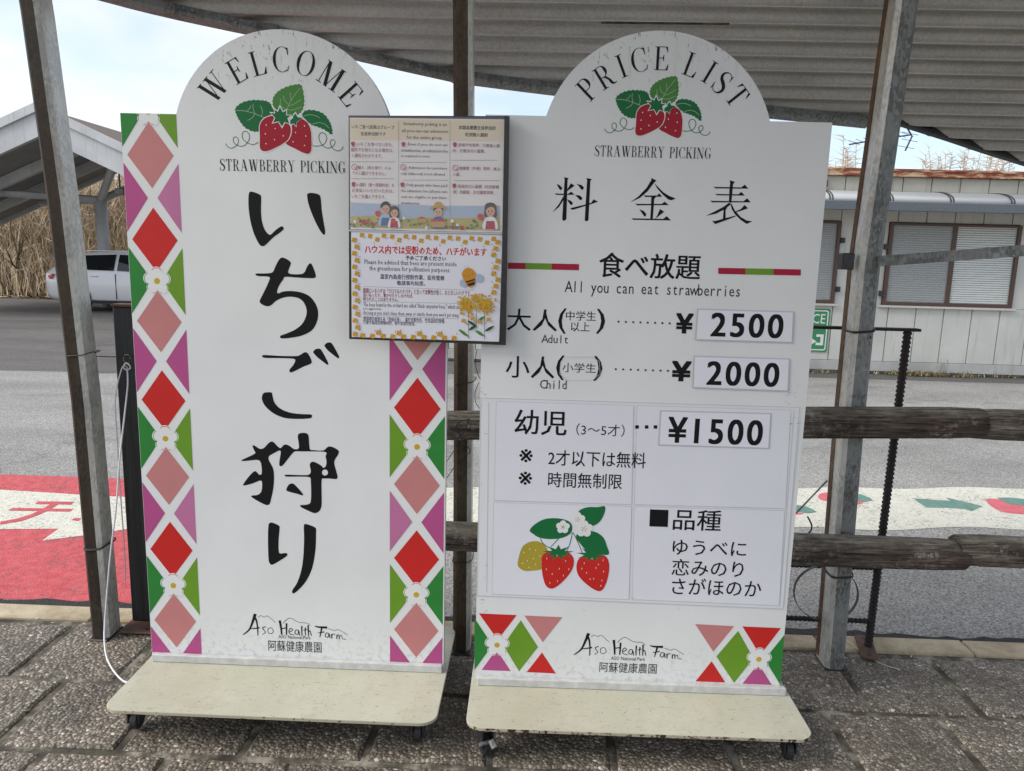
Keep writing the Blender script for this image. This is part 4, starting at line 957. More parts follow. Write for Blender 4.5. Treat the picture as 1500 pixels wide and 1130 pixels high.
# the same emblem as on the other board
a2 = S2.P(*c8(560, 740)); b2 = S2.P(*c8(850, 640)); a1 = S1.P(*c81(620, 795)); b1 = S1.P(*c81(915, 700))
ks = (b1[0]-a1[0])/(b2[0]-a2[0])
def MP1(x, y):
    q = S2.P(*c8(x, y)); return (a1[0]+(q[0]-a2[0])*ks, a1[1]+(q[1]-a2[1])*ks)
pr = Print(S1); emblem(pr, MP1); pr.done('strawberry_emblem')
pr = Print(S1); ka = dict(ox=340, oy=260, sc=3.139, smooth=4); kb_ = dict(ox=340, oy=600, sc=3.139, smooth=4)
for c in ([(78, 72), (95, 67), (128, 80), (134, 95), (133, 150), (137, 200), (150, 240), (168, 262), (180, 262), (200, 243), (225, 226), (236, 230), (236, 240), (218, 256), (190, 276), (155, 310), (140, 317), (125, 308), (105, 270), (90, 225), (80, 175), (75, 120)],
          [(345, 85), (350, 74), (370, 72), (400, 80), (408, 100), (412, 150), (420, 200), (428, 250), (424, 264), (414, 258), (395, 228), (372, 180), (352, 125)],
          [(107, 447), (115, 442), (150, 442), (185, 437), (198, 412), (215, 380), (230, 369), (255, 378), (270, 392), (268, 405), (258, 432), (265, 443), (300, 446), (330, 440), (345, 410), (360, 395), (372, 412), (385, 450), (380, 462), (360, 464), (300, 461), (245, 458), (235, 470), (215, 500), (207, 527), (215, 533), (235, 525), (275, 523), (320, 530), (360, 550), (388, 590), (396, 630), (388, 670), (365, 705), (320, 728), (270, 738), (230, 741), (220, 735), (225, 727), (250, 718), (290, 700), (325, 670), (343, 625), (335, 585), (310, 558), (270, 549), (230, 555), (200, 570), (180, 588), (160, 593), (135, 583), (127, 570), (135, 550), (155, 510), (172, 470), (172, 460), (160, 456), (120, 454)],
          [(138, 823), (150, 817), (220, 821), (290, 822), (310, 818), (335, 804), (350, 812), (366, 845), (360, 858), (330, 870), (285, 892), (268, 897), (264, 885), (280, 865), (290, 845), (285, 835), (250, 832), (200, 831), (150, 830)],
          [(373, 802), (385, 790), (402, 788), (412, 797), (428, 825), (442, 855), (438, 862), (425, 853), (395, 830), (378, 812)], [(425, 772), (437, 761), (453, 760), (463, 770), (480, 800), (492, 825), (488, 832), (475, 824), (445, 800), (430, 784)],
          [(137, 1010), (145, 992), (165, 988), (182, 990), (186, 1005), (195, 1035), (220, 1062), (260, 1080), (310, 1088), (360, 1090), (367, 1098), (358, 1108), (300, 1111), (240, 1106), (190, 1085), (155, 1055), (140, 1030)]): pr.px(c, M_BLACKPRINT, **ka)
hole = [(427+14*cos(t*pi/4), 290+14*sin(t*pi/4)) for t in range(8)]
kari = [(42, 235), (60, 225), (105, 203), (102, 190), (94, 168), (103, 166), (125, 180), (145, 178), (170, 153), (187, 148), (205, 165), (222, 178), (240, 162), (260, 165), (285, 182), (305, 180), (307, 160), (302, 125), (310, 110), (340, 109), (352, 125), (357, 180), (375, 187), (420, 188), (440, 172), (460, 172), (488, 188), (489, 205), (470, 240), (478, 280), (485, 310), (478, 320), (450, 318), (425, 318), (412, 325), (412, 400), (411, 445), (400, 468), (380, 477), (355, 468), (318, 450), (315, 440), (345, 437), (362, 420), (362, 330), (355, 312), (320, 309), (250, 309), (243, 305), (250, 300), (320, 302), (352, 300), (362, 285), (357, 255), (365, 242), (380, 242), (410, 258), (418, 268), (430, 262), (434, 240), (430, 215), (434, 200), (415, 194), (360, 193), (320, 193), (290, 193), (275, 205), (255, 230), (232, 258), (218, 258), (218, 235), (224, 195), (215, 190), (195, 200), (170, 215), (170, 235), (188, 270), (193, 310), (190, 360), (180, 410), (172, 435), (155, 439), (120, 422), (90, 403), (92, 396), (120, 392), (135, 375), (138, 340), (130, 327), (95, 340), (55, 350), (54, 340), (80, 305), (103, 284), (115, 290), (125, 300), (136, 295), (135, 260), (128, 238), (110, 232), (60, 237)]
pr.px(kari, M_BLACKPRINT, holes=[hole], **kb_)
for c in ([(250, 365), (262, 345), (280, 341), (300, 358), (325, 388), (322, 395), (295, 387), (255, 376)],
          [(167, 535), (175, 521), (190, 522), (216, 535), (218, 550), (214, 600), (214, 645), (220, 662), (245, 660), (254, 664), (250, 675), (220, 695), (185, 714), (172, 705), (167, 680), (165, 600)],
          [(330, 535), (340, 527), (360, 533), (384, 545), (386, 570), (383, 650), (368, 730), (340, 790), (305, 830), (285, 845), (277, 843), (278, 830), (300, 795), (318, 740), (327, 680), (331, 600)]): pr.px(c, M_BLACKPRINT, **kb_)
pr.done('brush_lettering')
# diamond borders
def border(xa, xb, zf, T_, z0, z1, flip):
    """xa..xb strip, flowers at heights zf - k*T_"""
    pr = Print(S1); cx = (xa+xb)/2; hwid = (xb-xa)/2; bw = .0138
    # centre diamonds and side triangles clipped to the strip
    def clip(poly):
        def cut(P, f):
            o = []
            for a, b in zip(P, P[1:]+P[:1]):
                fa, fb = f(a), f(b)
                if fa >= 0: o.append(a)
                if (fa >= 0) != (fb >= 0):
                    t = fa/(fa-fb); o.append((a[0]+(b[0]-a[0])*t, a[1]+(b[1]-a[1])*t))
            return o
        for f in (lambda p: p[0]-xa, lambda p: xb-p[0], lambda p: p[1]-z0, lambda p: z1-p[1]):
            poly = cut(poly, f)
            if len(poly) < 3: return None
        return poly
    hh = T_/4; inset = bw*1.3
    iy = inset*(hh/hwid)*1.05
    for k in range(-1, 8):
        z = zf+T_*1-k*T_/2-T_/4
        if z < z0-hh or z > z1+hh: continue
        sal = (k % 2 == 1) if True else False
        p = clip([(cx-hwid+inset*.75, z), (cx, z+hh-iy), (cx+hwid-inset*.75, z), (cx, z-hh+iy)])
        if p: pr.poly(p, M_SALMON if not sal else M_RED); pr = pr.cut('diamond')
    for k in range(-1, 8):
        z = zf+T_-k*T_/2
        flw = (k % 2 == 0)
        for sgn in (-1, 1):
            ex = cx+sgn*(hwid+.0); p = clip([(ex, z+hh-iy*.8), (cx+sgn*inset*.8, z), (ex, z-hh+iy*.8)])
            left = sgn < 0
            if not p: continue
            if flw: m_ = M_GREEN if left != flip else M_LIME
            else: m_ = (M_MAG if left != flip else M_ORCHID) if (k//2) % 2 == 0 else (M_MAG if left == flip else M_ORCHID)
            if not flw and (k//2) % 2 == 1: m_ = M_MAG if left == (not flip) else M_MAG
            pr.poly(p, m_); pr = pr.cut('side_triangle')
    for k in range(0, 8, 2):
        z = zf+T_-k*T_/2
        if z < z1+.03 and z > z0:
            flower(pr, (cx, z), .036, (M_GREEN, M_LIME, M_RED, M_SALMON) if not flip else (M_LIME, M_GREEN, M_RED, M_SALMON))
            for v in pr.bm.verts: v.co.z = min(v.co.z, z1)
            pr = pr.cut('flower')
zL = [S1.P(230, 412)[1], S1.P(243, 643)[1], S1.P(254.5, 858)[1]]; TT = (zL[0]-zL[2])/2
print('flowers', zL, TT, S1.P(611, 658), S1.P(609, 878), S1.P(257, 200), S1.P(296, 950), S1.P(571, 600), S1.P(571, 950))
xi = S1.P(257, 200)[0]; xi2 = (S1.P(571, 600)[0]+S1.P(571, 950)[0])/2
xi = (S1.P(269, 420)[0]+S1.P(296, 950)[0])/2
border(-hw1+.001, xi, zL[0], TT, zb1, zs1-.001, False)
border(xi2, hw1-.004, zL[0], TT, zb1, zs1-.001, True)
pr = Print(S1)
q2 = S2.P(860, 968); q1 = S1.P(375, 940)
lA = S1.P(356, 930); lB = S2.P(490+1012/2.885, 740+633/2.885)
logo(pr, lA[0]-lB[0], lA[1]-lB[1])
pr = pr.cut('farm_logo'); text(pr, 'ASO National-Park', 408, 931, 455, 936, M_DARKPRINT); text(pr, '阿蘇健康農園', 393, 939, 471, 955, M_DARKPRINT); pr.done('farm_name')

# ---- notice folder hung over the edge of the welcome board
YN = 2.165
rn = empty('notice_folder', (gy(626, 340, YN).x, YN, 0), 0, 'black folder holding two illustrated visitor notices, taped between the two white signs', 'notice')
SN = Board(rn, rn.location)
def nbox(name, q, mat, y0, y1, parent=rn):
    bm = bmesh.new(); P = [SN.P(*p) for p in q]
    loft(bm, [[Vector((a, y0, b)) for a, b in P], [Vector((a, y1, b)) for a, b in P]]); return bobj(name, bm, mat, parent)
nbox('backing', [(510, 169), (746, 170), (740, 506), (511, 497)], M_FOLDER, .016, .004)
nbox('spine', [(739, 170.5), (746.5, 171), (741, 505.5), (733, 505)], M_FOLDER, .0035, -.006)
top = nbox('poster', [(512, 172.5), (739, 175), (737, 341), (513, 336)], M_PINKSKY, .0037, .0025)
bot = nbox('poster', [(514, 339), (736, 344.5), (731, 501), (515, 494)], M_POSTER, .0037, .0024)
top['label'] = 'three-language admission rules with painted strawberry pickers'; bot['label'] = 'bee warning with yellow flower border and a round bee'
nbox('pocket_rim', [(511, 336.5), (741, 341.5), (741, 344), (511, 339)], M_TAPE, .002, .0005)
pr = Print(SN, -.0023); k1 = dict(ox=500, oy=160, sc=6.)
T6 = lambda b, x0, y0, x1, y1, m, **k: text(pr, b, 500+x0/6, 160+y0/6, 500+x1/6, 160+y1/6, m, res=1, **k)
pr.px([(72, 85), (1425, 98), (1415, 285), (75, 268)], M_TAN, **k1)
pr.px([(80, 820), (500, 840), (960, 850), (1395, 850), (1395, 970), (80, 960)], M_SKYP, **k1)
pr.px([(80, 945), (300, 935), (560, 965), (800, 950), (1000, 960), (1395, 950), (1395, 1070), (80, 1040)], M_FIELD, 0, **k1)
T6('いちご食べ放題はグループ', 90, 140, 465, 175, M_BLACKPRINT, bold=.02); T6('全員参加制です', 168, 200, 388, 235, M_BLACKPRINT, bold=.02)
T6('Strawberry picking is an', 543, 115, 925, 155, M_BLACKPRINT, bold=.012); T6('all-you-can-eat admission', 530, 178, 938, 215, M_BLACKPRINT, bold=.012); T6('for the entire group.', 573, 235, 890, 272, M_BLACKPRINT, bold=.012)
T6('本園為團體全員參加的', 1030, 145, 1355, 182, M_BLACKPRINT, bold=.02); T6('吃到飽入園制', 1090, 208, 1285, 243, M_BLACKPRINT, bold=.02)
for b, x0, y0, x1, y1 in (('いちごを食べない方も、', 138, 292, 455, 328), ('園内でお待ちになる場合は、', 85, 342, 455, 378), ('入園料がかかります。', 88, 392, 360, 428), ('購入（持ち帰り）のみ', 145, 500, 435, 533), ('での入園はできません。', 92, 548, 390, 582), ('入園料（食べ放題料金）を', 132, 650, 465, 684), ('お支払いいただいた方は、', 92, 700, 460, 735), ('いちごを購入できます。', 90, 752, 390, 788)): T6(b, x0, y0, x1, y1, M_ROSE, bold=.004)
for b, x0, y0, x1, y1 in (('Even if you do not eat', 585, 298, 935, 330), ('strawberries, an admission fee', 525, 350, 935, 384), ('is required to enter.', 525, 400, 785, 432), ('Admission for purchase', 590, 505, 930, 536), ('only (take-out) is not allowed.', 523, 556, 915, 590), ('Only guests who have paid', 568, 655, 930, 690), ('the admission fee (all-you-can-', 525, 708, 935, 742), ('eat) are eligible to purchase', 523, 762, 925, 794), ('strawberries.', 523, 812, 690, 840)): T6(b, x0, y0, x1, y1, M_GREYP, bold=.004)
for b, x0, y0, x1, y1 in (('即使不吃草莓，只要進入園', 1030, 303, 1390, 335), ('內，仍需支付入園費。', 980, 352, 1265, 385), ('僅購買（外帶）草莓，無法', 1035, 508, 1395, 540), ('入園。', 980, 560, 1045, 590), ('超過支付入園費（吃到飽費', 1025, 665, 1385, 698), ('用）的顧客，方可購買草莓。', 980, 715, 1345, 750)): T6(b, x0, y0, x1, y1, M_ROSE, bold=.004)
for x0, x1, y in ((90, 470, 463), (525, 915, 468), (975, 1360, 450), (90, 470, 612), (545, 930, 625), (1000, 1390, 628)):
    x = x0
    while x < x1: pr.px([(x, y-3), (x+7, y-3), (x+7, y+3), (x, y+3)], M_GREYP, **k1); x += 16
for xx in (503, 955):
    y = 110
    while y < 940: pr.px([(xx-3, y), (xx+3, y), (xx+3, y+8), (xx-3, y+8)], M_GREYP, **k1); y += 19
for x, y in ((102, 307), (545, 310), (998, 313), (107, 662), (537, 665), (993, 675)): pr.px([(x-18, y-8), (x-8, y-20), (x+8, y-20), (x+18, y-8), (x+12, y+12), (x, y+24), (x-12, y+12)], M_BERRY, 3, **k1)
for x, y in ((113, 508), (543, 510), (1002, 517)):
    c = SN.P(500+x/6, 160+y/6); pr.disc(c, .0078, M_BERRY, n=20); pr.disc(c, .006, M_WHITEP, n=20); pr.strip([(c[0]-.005, c[1]+.005), (c[0]+.005, c[1]-.005)], .0016, M_BERRY)
rr = random.Random(5)
for i in range(70):        # foliage, blossoms and berries along the foot of the poster
    x = rr.choice((rr.uniform(80, 330), rr.uniform(520, 760), rr.uniform(920, 1200), rr.uniform(300, 1250))); y = rr.uniform(960, 1035)+x*.012
    pr.disc(SN.P(500+x/6, 160+y/6), rr.uniform(.0018, .0042), rr.choice((M_DKLEAF, M_LEAF2, M_DKLEAF, M_LEAF2, M_STRAW)), n=7)
for x, y, r_, m_ in ((170, 985, .0048, M_BERRY), (205, 1000, .006, M_BERRY), (270, 1010, .005, M_BERRY), (230, 990, .0045, M_RED), (980, 1040, .005, M_BERRY), (1060, 1045, .006, M_BERRY), (120, 990, .004, M_WHITEP), (975, 985, .0045, M_WHITEP), (1020, 1020, .004, M_WHITEP), (745, 1045, .004, M_WHITEP), (550, 958, .0038, M_WHITEP)): pr.disc(SN.P(500+x/6, 160+y/6), r_, m_, r_*1.15, 9)
pr.px([(670, 960), (745, 958), (748, 998), (668, 1000)], M_STRAW, **k1); pr.px([(660, 965), (705, 945), (755, 962)], M_RED, **k1)
def kid(x, y, s, hair, shirt, apron, hat=None, longh=False, berry=None):
    Q = lambda pts, m, sm=3: pr.px([(x+a*s, y+b*s) for a, b in pts], m, sm, **k1)
    if longh: Q([(-48, -20), (-40, -60), (0, -75), (40, -60), (50, -15), (52, 40), (30, 55), (-30, 50), (-50, 35)], hair)
    Q([(-40, 55), (-62, 100), (-58, 150), (55, 150), (60, 100), (40, 55), (0, 42)], shirt)
    if apron: Q([(-34, 80), (34, 80), (44, 152), (-44, 152)], apron, 0)
    Q([(-38, 0), (-34, -40), (0, -55), (34, -40), (38, 0), (26, 32), (0, 42), (-26, 32)], M_SKIN)
    Q([(-42, -5), (-42, -45), (-15, -70), (20, -70), (42, -45), (42, -5), (28, -30), (5, -38), (-20, -28)], hair)
    if hat: Q([(-82, -28), (-60, -48), (-40, -58), (-30, -85), (0, -95), (30, -85), (42, -58), (64, -48), (82, -26), (40, -36), (0, -40), (-40, -36)], hat)
    for a in (-14, 14): Q([(a-4, -6), (a+4, -6), (a+4, 6), (a-4, 6)], M_BROWN)
    Q([(-8, 18), (8, 18), (4, 25), (-4, 25)], M_RED)
    if berry: Q([(berry[0]-26, berry[1]-12), (berry[0], berry[1]-26), (berry[0]+26, berry[1]-12), (berry[0]+16, berry[1]+20), (berry[0], berry[1]+28), (berry[0]-16, berry[1]+20)], M_RED)
kid(388, 880, .95, M_BLACKPRINT, M_SKYP, M_BLUE, berry=(-70, 40)); kid(465, 915, .85, M_BROWN, M_WHITEP, M_BERRY, longh=True, berry=(-10, 78))
kid(852, 905, .95, M_BROWN, M_BLUE, None, hat=M_STRAW); pr.px([(780, 985), (920, 990), (905, 1040), (795, 1038)], M_STRAW, **k1)
for a in (800, 830, 865, 895): pr.disc(SN.P(500+a/6, 160+980/6), .0042, M_RED, n=8)
kid(1310, 900, 1.05, M_BROWN, M_WHITEP, M_BERRY, longh=True, berry=(-82, 45))
pr.done('poster_art', top)
# lower sheet
pr = Print(SN, -.0022); k2 = dict(ox=500, oy=330, sc=6.)
T6 = lambda b, x0, y0, x1, y1, m, **k: text(pr, b, 500+x0/6, 330+y0/6, 500+x1/6, 330+y1/6, m, res=1, **k)
T6('ハウス内では受粉のため、ハチがいます', 205, 188, 1275, 262, M_RED, bold=.026); T6('予めご了承ください', 563, 272, 918, 312, M_BLACKPRINT, bold=.022)
T6('Please be advised that bees are present inside', 202, 312, 1012, 366, M_GREYP, bold=.003); T6('the greenhouse for pollination purposes.', 245, 366, 958, 420, M_GREYP, bold=.003)
T6('溫室內為進行授粉作業，設有蜜蜂', 340, 436, 905, 482, M_NAVY, bold=.012); T6('敬請事先知悉。', 488, 492, 735, 532, M_NAVY, bold=.012)
T6('農園にいるハチは「クロマルハナバチ」と言って攻撃性が低く、おとなしいハチです。', 190, 565, 1140, 610, M_ROSE, bold=.01); T6('追い払ったり、驚かせたりしなければ、', 190, 602, 630, 636, M_ROSE, bold=.01); T6('刺されることはありません。', 190, 636, 500, 668, M_ROSE, bold=.01)
T6('The bees found in the orchard are called "black carpenter bees," which are docile and', 192, 690, 1170, 740, M_GREYP); T6('not aggressive.', 192, 725, 355, 752, M_GREYP); T6("As long as you don't chase them away or startle them you won't get stung.", 192, 762, 1035, 808, M_GREYP)
T6('農園裡的蜂類名為「黑蜂花蜂」，屬於攻擊性低，性情溫和的蜂種。', 192, 812, 912, 856, M_NAVY); T6('只要不驅趕或驚嚇牠們，便不會遭到螫傷。', 192, 846, 650, 880, M_NAVY)
for x0, y0, x1, y1 in ((195, 540, 1170, 572), (185, 668, 1040, 690), (195, 790, 1030, 825)): pr.pstrip([(x0, y0), (x1, y1)], .0005, M_GREYP, 0, **k2)
rr = random.Random(9)
def bloom(x, y, s=1.):
    c = SN.P(500+x/6, 330+y/6)
    for q in range(4): pr.disc((c[0]+.0042*s*cos(q*pi/2+.6), c[1]+.0042*s*sin(q*pi/2+.6)), .0037*s, M_YEL if q % 2 else M_ORANGE, n=7)
    pr.disc(c, .0011*s, M_STRAW, n=6)
def tick(x, y, a): c = SN.P(500+x/6, 330+y/6); pr.strip([c, (c[0]+.006*cos(a), c[1]+.006*sin(a))], .0011, M_DKLEAF)
for i in range(7):
    x = 180+i*193
    for dx, dy in ((0, 0), (72, 8), (135, 38)):
        if x+dx < 1380: bloom(x+dx, 88+dy+i*5.5)
    tick(x+100, 150+i*6, -.8); tick(x+20, 115+i*6, .8)
for i in range(5):
    x = 185+i*180
    if x < 960:
        for dx, dy in ((0, 25), (85, 30), (140, 0)): 
            if x+dx < 1000: bloom(x+dx, 945+dy+i*5, 1.1)
        tick(x+150, 925+i*6, 1.0); tick(x+110, 940+i*6, 1.5)
for i in range(15):
    y = 130+i*59
    bloom(112+(i % 2)*22+i*.6, y, 1.05); tick(150, y+30, .7 if i % 2 else -.1)
for i in range(9):
    y = 150+i*55
    bloom(1375-(i % 3)*18, y, 1.05); tick(1330, y+25, 2.2)
# bee
pr.px([(1180, 440), (1215, 430), (1245, 450), (1235, 490), (1200, 500), (1175, 480)], M_SKYP, 3, **k2); pr.px([(1045, 495), (1060, 478), (1100, 490), (1110, 520), (1080, 545), (1045, 530)], M_SKYP, 3, **k2)
pr.px([(1060, 430), (1080, 390), (1120, 375), (1160, 395), (1180, 440), (1178, 490), (1165, 530), (1130, 545), (1105, 530), (1075, 480)], M_ORANGE, 4, **k2)
pr.px([(1092, 495), (1176, 470), (1177, 485), (1098, 510)], M_BROWN, **k2); pr.px([(1104, 516), (1176, 494), (1170, 526), (1118, 540)], M_BROWN, **k2)
for x, y in ((1081, 447), (1153, 430)): pr.disc(SN.P(500+x/6, 330+y/6), .0013, M_BROWN, n=7)
pr.pstrip([(1098, 440), (1115, 452), (1132, 436)], .0007, M_BROWN, 3, **k2)
for p in ([(1095, 385), (1082, 358)], [(1115, 378), (1105, 350)], [(1145, 545), (1150, 560)], [(1130, 545), (1128, 560)]): pr.pstrip(p, .0008, M_STRAW, 0, **k2)
for p in ([(1118, 760), (1118, 1000)], [(1188, 740), (1185, 910)], [(1260, 760), (1258, 1005)], [(1075, 845), (1118, 880)], [(1295, 830), (1262, 870)], [(1150, 820), (1185, 880)]): pr.pstrip(p, .0011, M_DKLEAF, 0, **k2)
for a, b, c_, d_ in ((1115, 980, 1030, 915), (1118, 925, 1190, 880), (1110, 840, 1180, 885), (1255, 975, 1175, 925), (1260, 935, 1345, 885), (1195, 850, 1262, 800)):
    mx_, my_ = (a+c_)/2, (b+d_)/2; L_ = math.hypot(c_-a, d_-b); nx, ny = -(d_-b)/L_*13, (c_-a)/L_*13
    pr.px([(a, b), (mx_+nx, my_+ny), (c_, d_), (mx_-nx, my_-ny)], M_LEAF2 if a % 2 else M_DKLEAF, 3, **k2)
for i in range(330):
    cx_ = rr.choice((1085, 1185, 1290, 1120, 1240)); x = rr.gauss(cx_, 30); y = rr.gauss(700 if cx_ != 1185 else 670, 38)
    x = max(1025, min(1355, x)); y = max(610, min(800, y)); pr.disc(SN.P(500+x/6, 330+y/6), .0031, rr.choice((M_YEL, M_YEL, M_ORANGE)), n=6)
for x, y in ((1075, 840), (1155, 820), (1295, 830), (1215, 850)): bloom(x, y, .9)
pr.done('poster_art', bot)
# clear plastic and tape
nbox('clear_cover', [(511, 171), (741, 173), (738, 340), (512, 335)], M_CLEAR, -.0052, -.0055); 
nbox('adhesive_tape', [(497, 168), (512, 169), (512, 250), (499, 250)], M_CLEAR, .075, .0745)

# ------------------------------------------------------------------ log fence
lf = empty('log_fence', (1.2, 2.49, 0), 0, 'weathered log rail fence running behind the signs along the kerb', 'fence')
def rail(a, b, r0, r1, seed, mat=M_LOG, name='rail', label=None):
    r = random.Random(seed); n = 26; bm = bmesh.new(); rings = []; a = Vector(a); b = Vector(b)
    ph = [r.uniform(0, 6.28) for _ in range(6)]
    t = (b-a).normalized(); u = Vector((0, 1, 0)) if abs(t.y) < .9 else Vector((1, 0, 0)); u = (u-t*u.dot(t)).normalized(); w = t.cross(u)
    for i in range(n+1):
        s = i/n; p = a+(b-a)*s; R_ = r0+(r1-r0)*s+.0015*sin(s*9+ph[0]); e_ = min(s, 1-s)*(b-a).length
        if e_ < .012: R_ *= .93
        p = p+Vector((0, .004*sin(s*5+ph[1]), .004*sin(s*4+ph[2])))
        rings.append([p+(u*cos(q)+w*sin(q))*R_*(1+.018*sin(3*q+ph[3]+s*3)+.012*sin(5*q+ph[4])+.01*sin(9*q+ph[5])) for q in [2*pi*k/24 for k in range(24)]])
    loft(bm, rings); o = bobj(name, bm, mat, None, smooth=True); c = (a+b)/2
    for v in o.data.vertices: v.co -= c
    o.parent = lf; o.location = c-Vector((1.2, 2.49, 0))
    if label: o['label'] = label
    return o
YR = 2.49; zt0 = gy(1180, 626, YR); zt1_ = gy(1430, 620.5, YR); zm = gy(680, 636, YR); zb0 = gy(1165, 806, YR); zb1_ = gy(1500, 811, YR); zbm = gy(680, 784, YR)
print('rails', zt0, zt1_, zm, zb0, zb1_, zbm)
jx = gy(1432, 620, YR).x; jx2 = gy(1408, 810, YR).x
rail((-1.05, YR, zm.z), (jx+.01, YR, zt1_.z), .050, .0525, 1); rail((jx-.02, YR+.004, zt1_.z-.002), (3.6, YR, zt1_.z-.02), .052, .048, 2)
rail((-1.05, YR, zbm.z), (jx2+.01, YR, zb0.z+.004), .051, .056, 3); rail((jx2-.02, YR+.004, zb1_.z+.002), (3.6, YR, zb1_.z-.01), .053, .050, 4)
for x in (-.98, .42, 2.95): rail((x, YR+.115, -.02), (x, YR+.115, 1.02), .055, .052, int(x*10)+20, name='fence_post')

# ------------------------------------------------------------------ rebar barrier behind the price board
rb = empty('rebar_barrier', (1.33, 2.72, 0), 0, 'black ribbed rebar frame on a rusty foot plate right of the price sign', 'barrier')
def rebar(bm, a, b, r=.0105):
    a = Vector(a); b = Vector(b); n = int((b-a).length/.016); pts = []; rad = []
    for i in range(n+1):
        p = a+(b-a)*(i/n); q = (b-a)/n
        pts += [p, p+q*.30, p+q*.36, p+q*.66]; rad += [r, r, r*1.28, r*1.28]
    tube(bm, pts[:-3], rad[:-3], 8)
ob = Vector((-1.33, -2.72, 0)); V = lambda x, y, z: Vector((x, y, z))+ob
for a, b in (((1.325, 2.72, .012), (1.338, 2.72, 1.225)), ((.35, 2.72, .01), (.35, 2.72, 1.225))): bm = bmesh.new(); rebar(bm, V(*a), V(*b), .0125); bobj('upright', bm, M_REBAR, rb)
for z in (.329, .113): bm = bmesh.new(); rebar(bm, V(.35, 2.722, z), V(1.325, 2.722, z), .0085); bobj('rung', bm, M_REBAR, rb)
bm = bmesh.new(); box(bm, .30-1.33, -.02, 1.226, 1.376-1.33, .02, 1.236, bev=.001); bobj('top_bar', bm, M_REBAR, rb)
for x in (1.315, .35):
    bm = bmesh.new(); o_ = rounded(-.03, -.09, .03, .09, .014, 4)
    loft(bm, [[Vector((a, b, .003)) for a, b in o_], [Vector((a, b, .011)) for a, b in o_]])
    for v in bm.verts: v.co = Matrix.Rotation(-.25, 3, 'Z') @ v.co + Vector((x-1.33, -.005, 0.002))
    bobj('foot_plate', bm, M_RUSTPLATE, rb)
    for s in (-.065, .065):
        bm = bmesh.new(); c = Matrix.Rotation(-.25, 3, 'Z') @ Vector((0, s, 0)); tube(bm, [c+Vector((x-1.33, -.005, .0125)), c+Vector((x-1.33, -.005, .0142))], .007, 10); bobj('bolt_hole', bm, M_RUBBER, rb)
# black board beside the left post
bb = empty('black_board_post', (-1.43, 2.72, 0), 0, 'upright black timber board on a rusty foot plate, between left post and welcome sign', 'post')
bm = bmesh.new(); box(bm, -.10, -.03, .012, .085, .03, 1.235, bev=.004); bobj('board', bm, M_BLACKWOOD, bb)
bm = bmesh.new(); box(bm, -.105, -.034, 1.2352, .09, .034, 1.245, bev=.002); bobj('cap', bm, M_RUSTPLATE, bb)
bm = bmesh.new(); box(bm, -.11, -.115, .003, .02, .06, .0115, bev=.003); bobj('foot_plate', bm, M_RUSTPLATE, bb)
for a, b in ((-.085, -.09), (-.01, -.09)):
    bm = bmesh.new(); tube(bm, [(a, b, .011), (a, b, .0132)], .007, 10); bobj('bolt_hole', bm, M_RUBBER, bb)

# ------------------------------------------------------------------ cords, wires and hoops
def curve_thing(name, pts, r, mat, label, cat, sm=6, n=6):
    bm = bmesh.new(); tube(bm, catmull(pts, False, sm), r, n); o = bobj(name, bm, mat, None, smooth=True); return tag(o, label, cat)
yc = 2.52
cord = [gy(x, y, Y_) for x, y, Y_ in ((186, 537, 2.665), (187, 564, 2.64), (182, 612, 2.6), (175, 675, 2.56), (170, 745, 2.53), (161, 820, 2.52))]+[gy(154, 905, 2.50), gy(153, 940, 2.44), gy(157, 965, 2.37), gy(168, 985, 2.29), gy(181, 998, 2.235), gy(190, 1000, 2.21)]
curve_thing('white_cord', cord, .0032, M_ROPE, 'thin white cord hanging from the black board down to the welcome sign base', 'cord')
c2_ = [gy(x, y, Y_) for x, y, Y_ in ((185, 537, 2.66), (178, 541, 2.64), (169, 585, 2.63), (172, 645, 2.645), (174, 684, 2.65), (178, 744, 2.66), (182, 800, 2.67), (184, 850, 2.67))]
curve_thing('white_cord', c2_, .0024, M_ROPE, 'second strand of the white cord, hanging close to the black board', 'cord')
kn = gy(186, 537, 2.655); bm = bmesh.new(); tube(bm, catmull([kn+Vector((.012*cos(t), -.004*sin(t*2), .012*sin(t))) for t in [k*.8 for k in range(10)]], False, 3), .003, 6)
tag(bobj('cord_knot', bm, M_ROPE, None, True), 'knot tying the white cord to its wire hook', 'knot')
bm = bmesh.new(); hk = gy(186, 526, 2.66); tube(bm, [hk+Vector((.013*cos(t), 0, .016*sin(t))) for t in [k*2*pi/14 for k in range(13)]], .0015, 5); tag(bobj('wire_hook', bm, M_WIREL, None, True), 'small bright wire ring on the black board holding the cord', 'hook')
def wrap(cx, y0, z, w, d, r=.0022, turns=1, tail=None):
    pts = []
    for k in range(turns*16+1):
        a = 2*pi*k/16; ex = lambda t: math.copysign(abs(t)**.45, t)
        pts.append(Vector((cx+(w/2+.004)*ex(cos(a)), y0+d/2+(d/2+.004)*ex(sin(a)), z+.006*sin(a*1.0+1)+.004*k/16)))
    if tail: pts += tail
    return pts
curve_thing('tie_wire', wrap(-1.597, 2.56, gy(120, 522, 2.55).z, .068, .1), .002, M_WIRE, 'dark wire round the left canopy post at cord height', 'wire', 2)
curve_thing('tie_wire', [gy(140, 522, 2.55), gy(170, 523, 2.6), gy(203, 521, 2.68)], .0018, M_WIRE, 'dark wire stretched from the left post to the black board', 'wire')
curve_thing('tie_wire', wrap(-1.587, 2.56, gy(150, 808, 2.55).z, .07, .1, turns=2), .0018, M_WIRE, 'double dark wire low round the left canopy post', 'wire', 2)
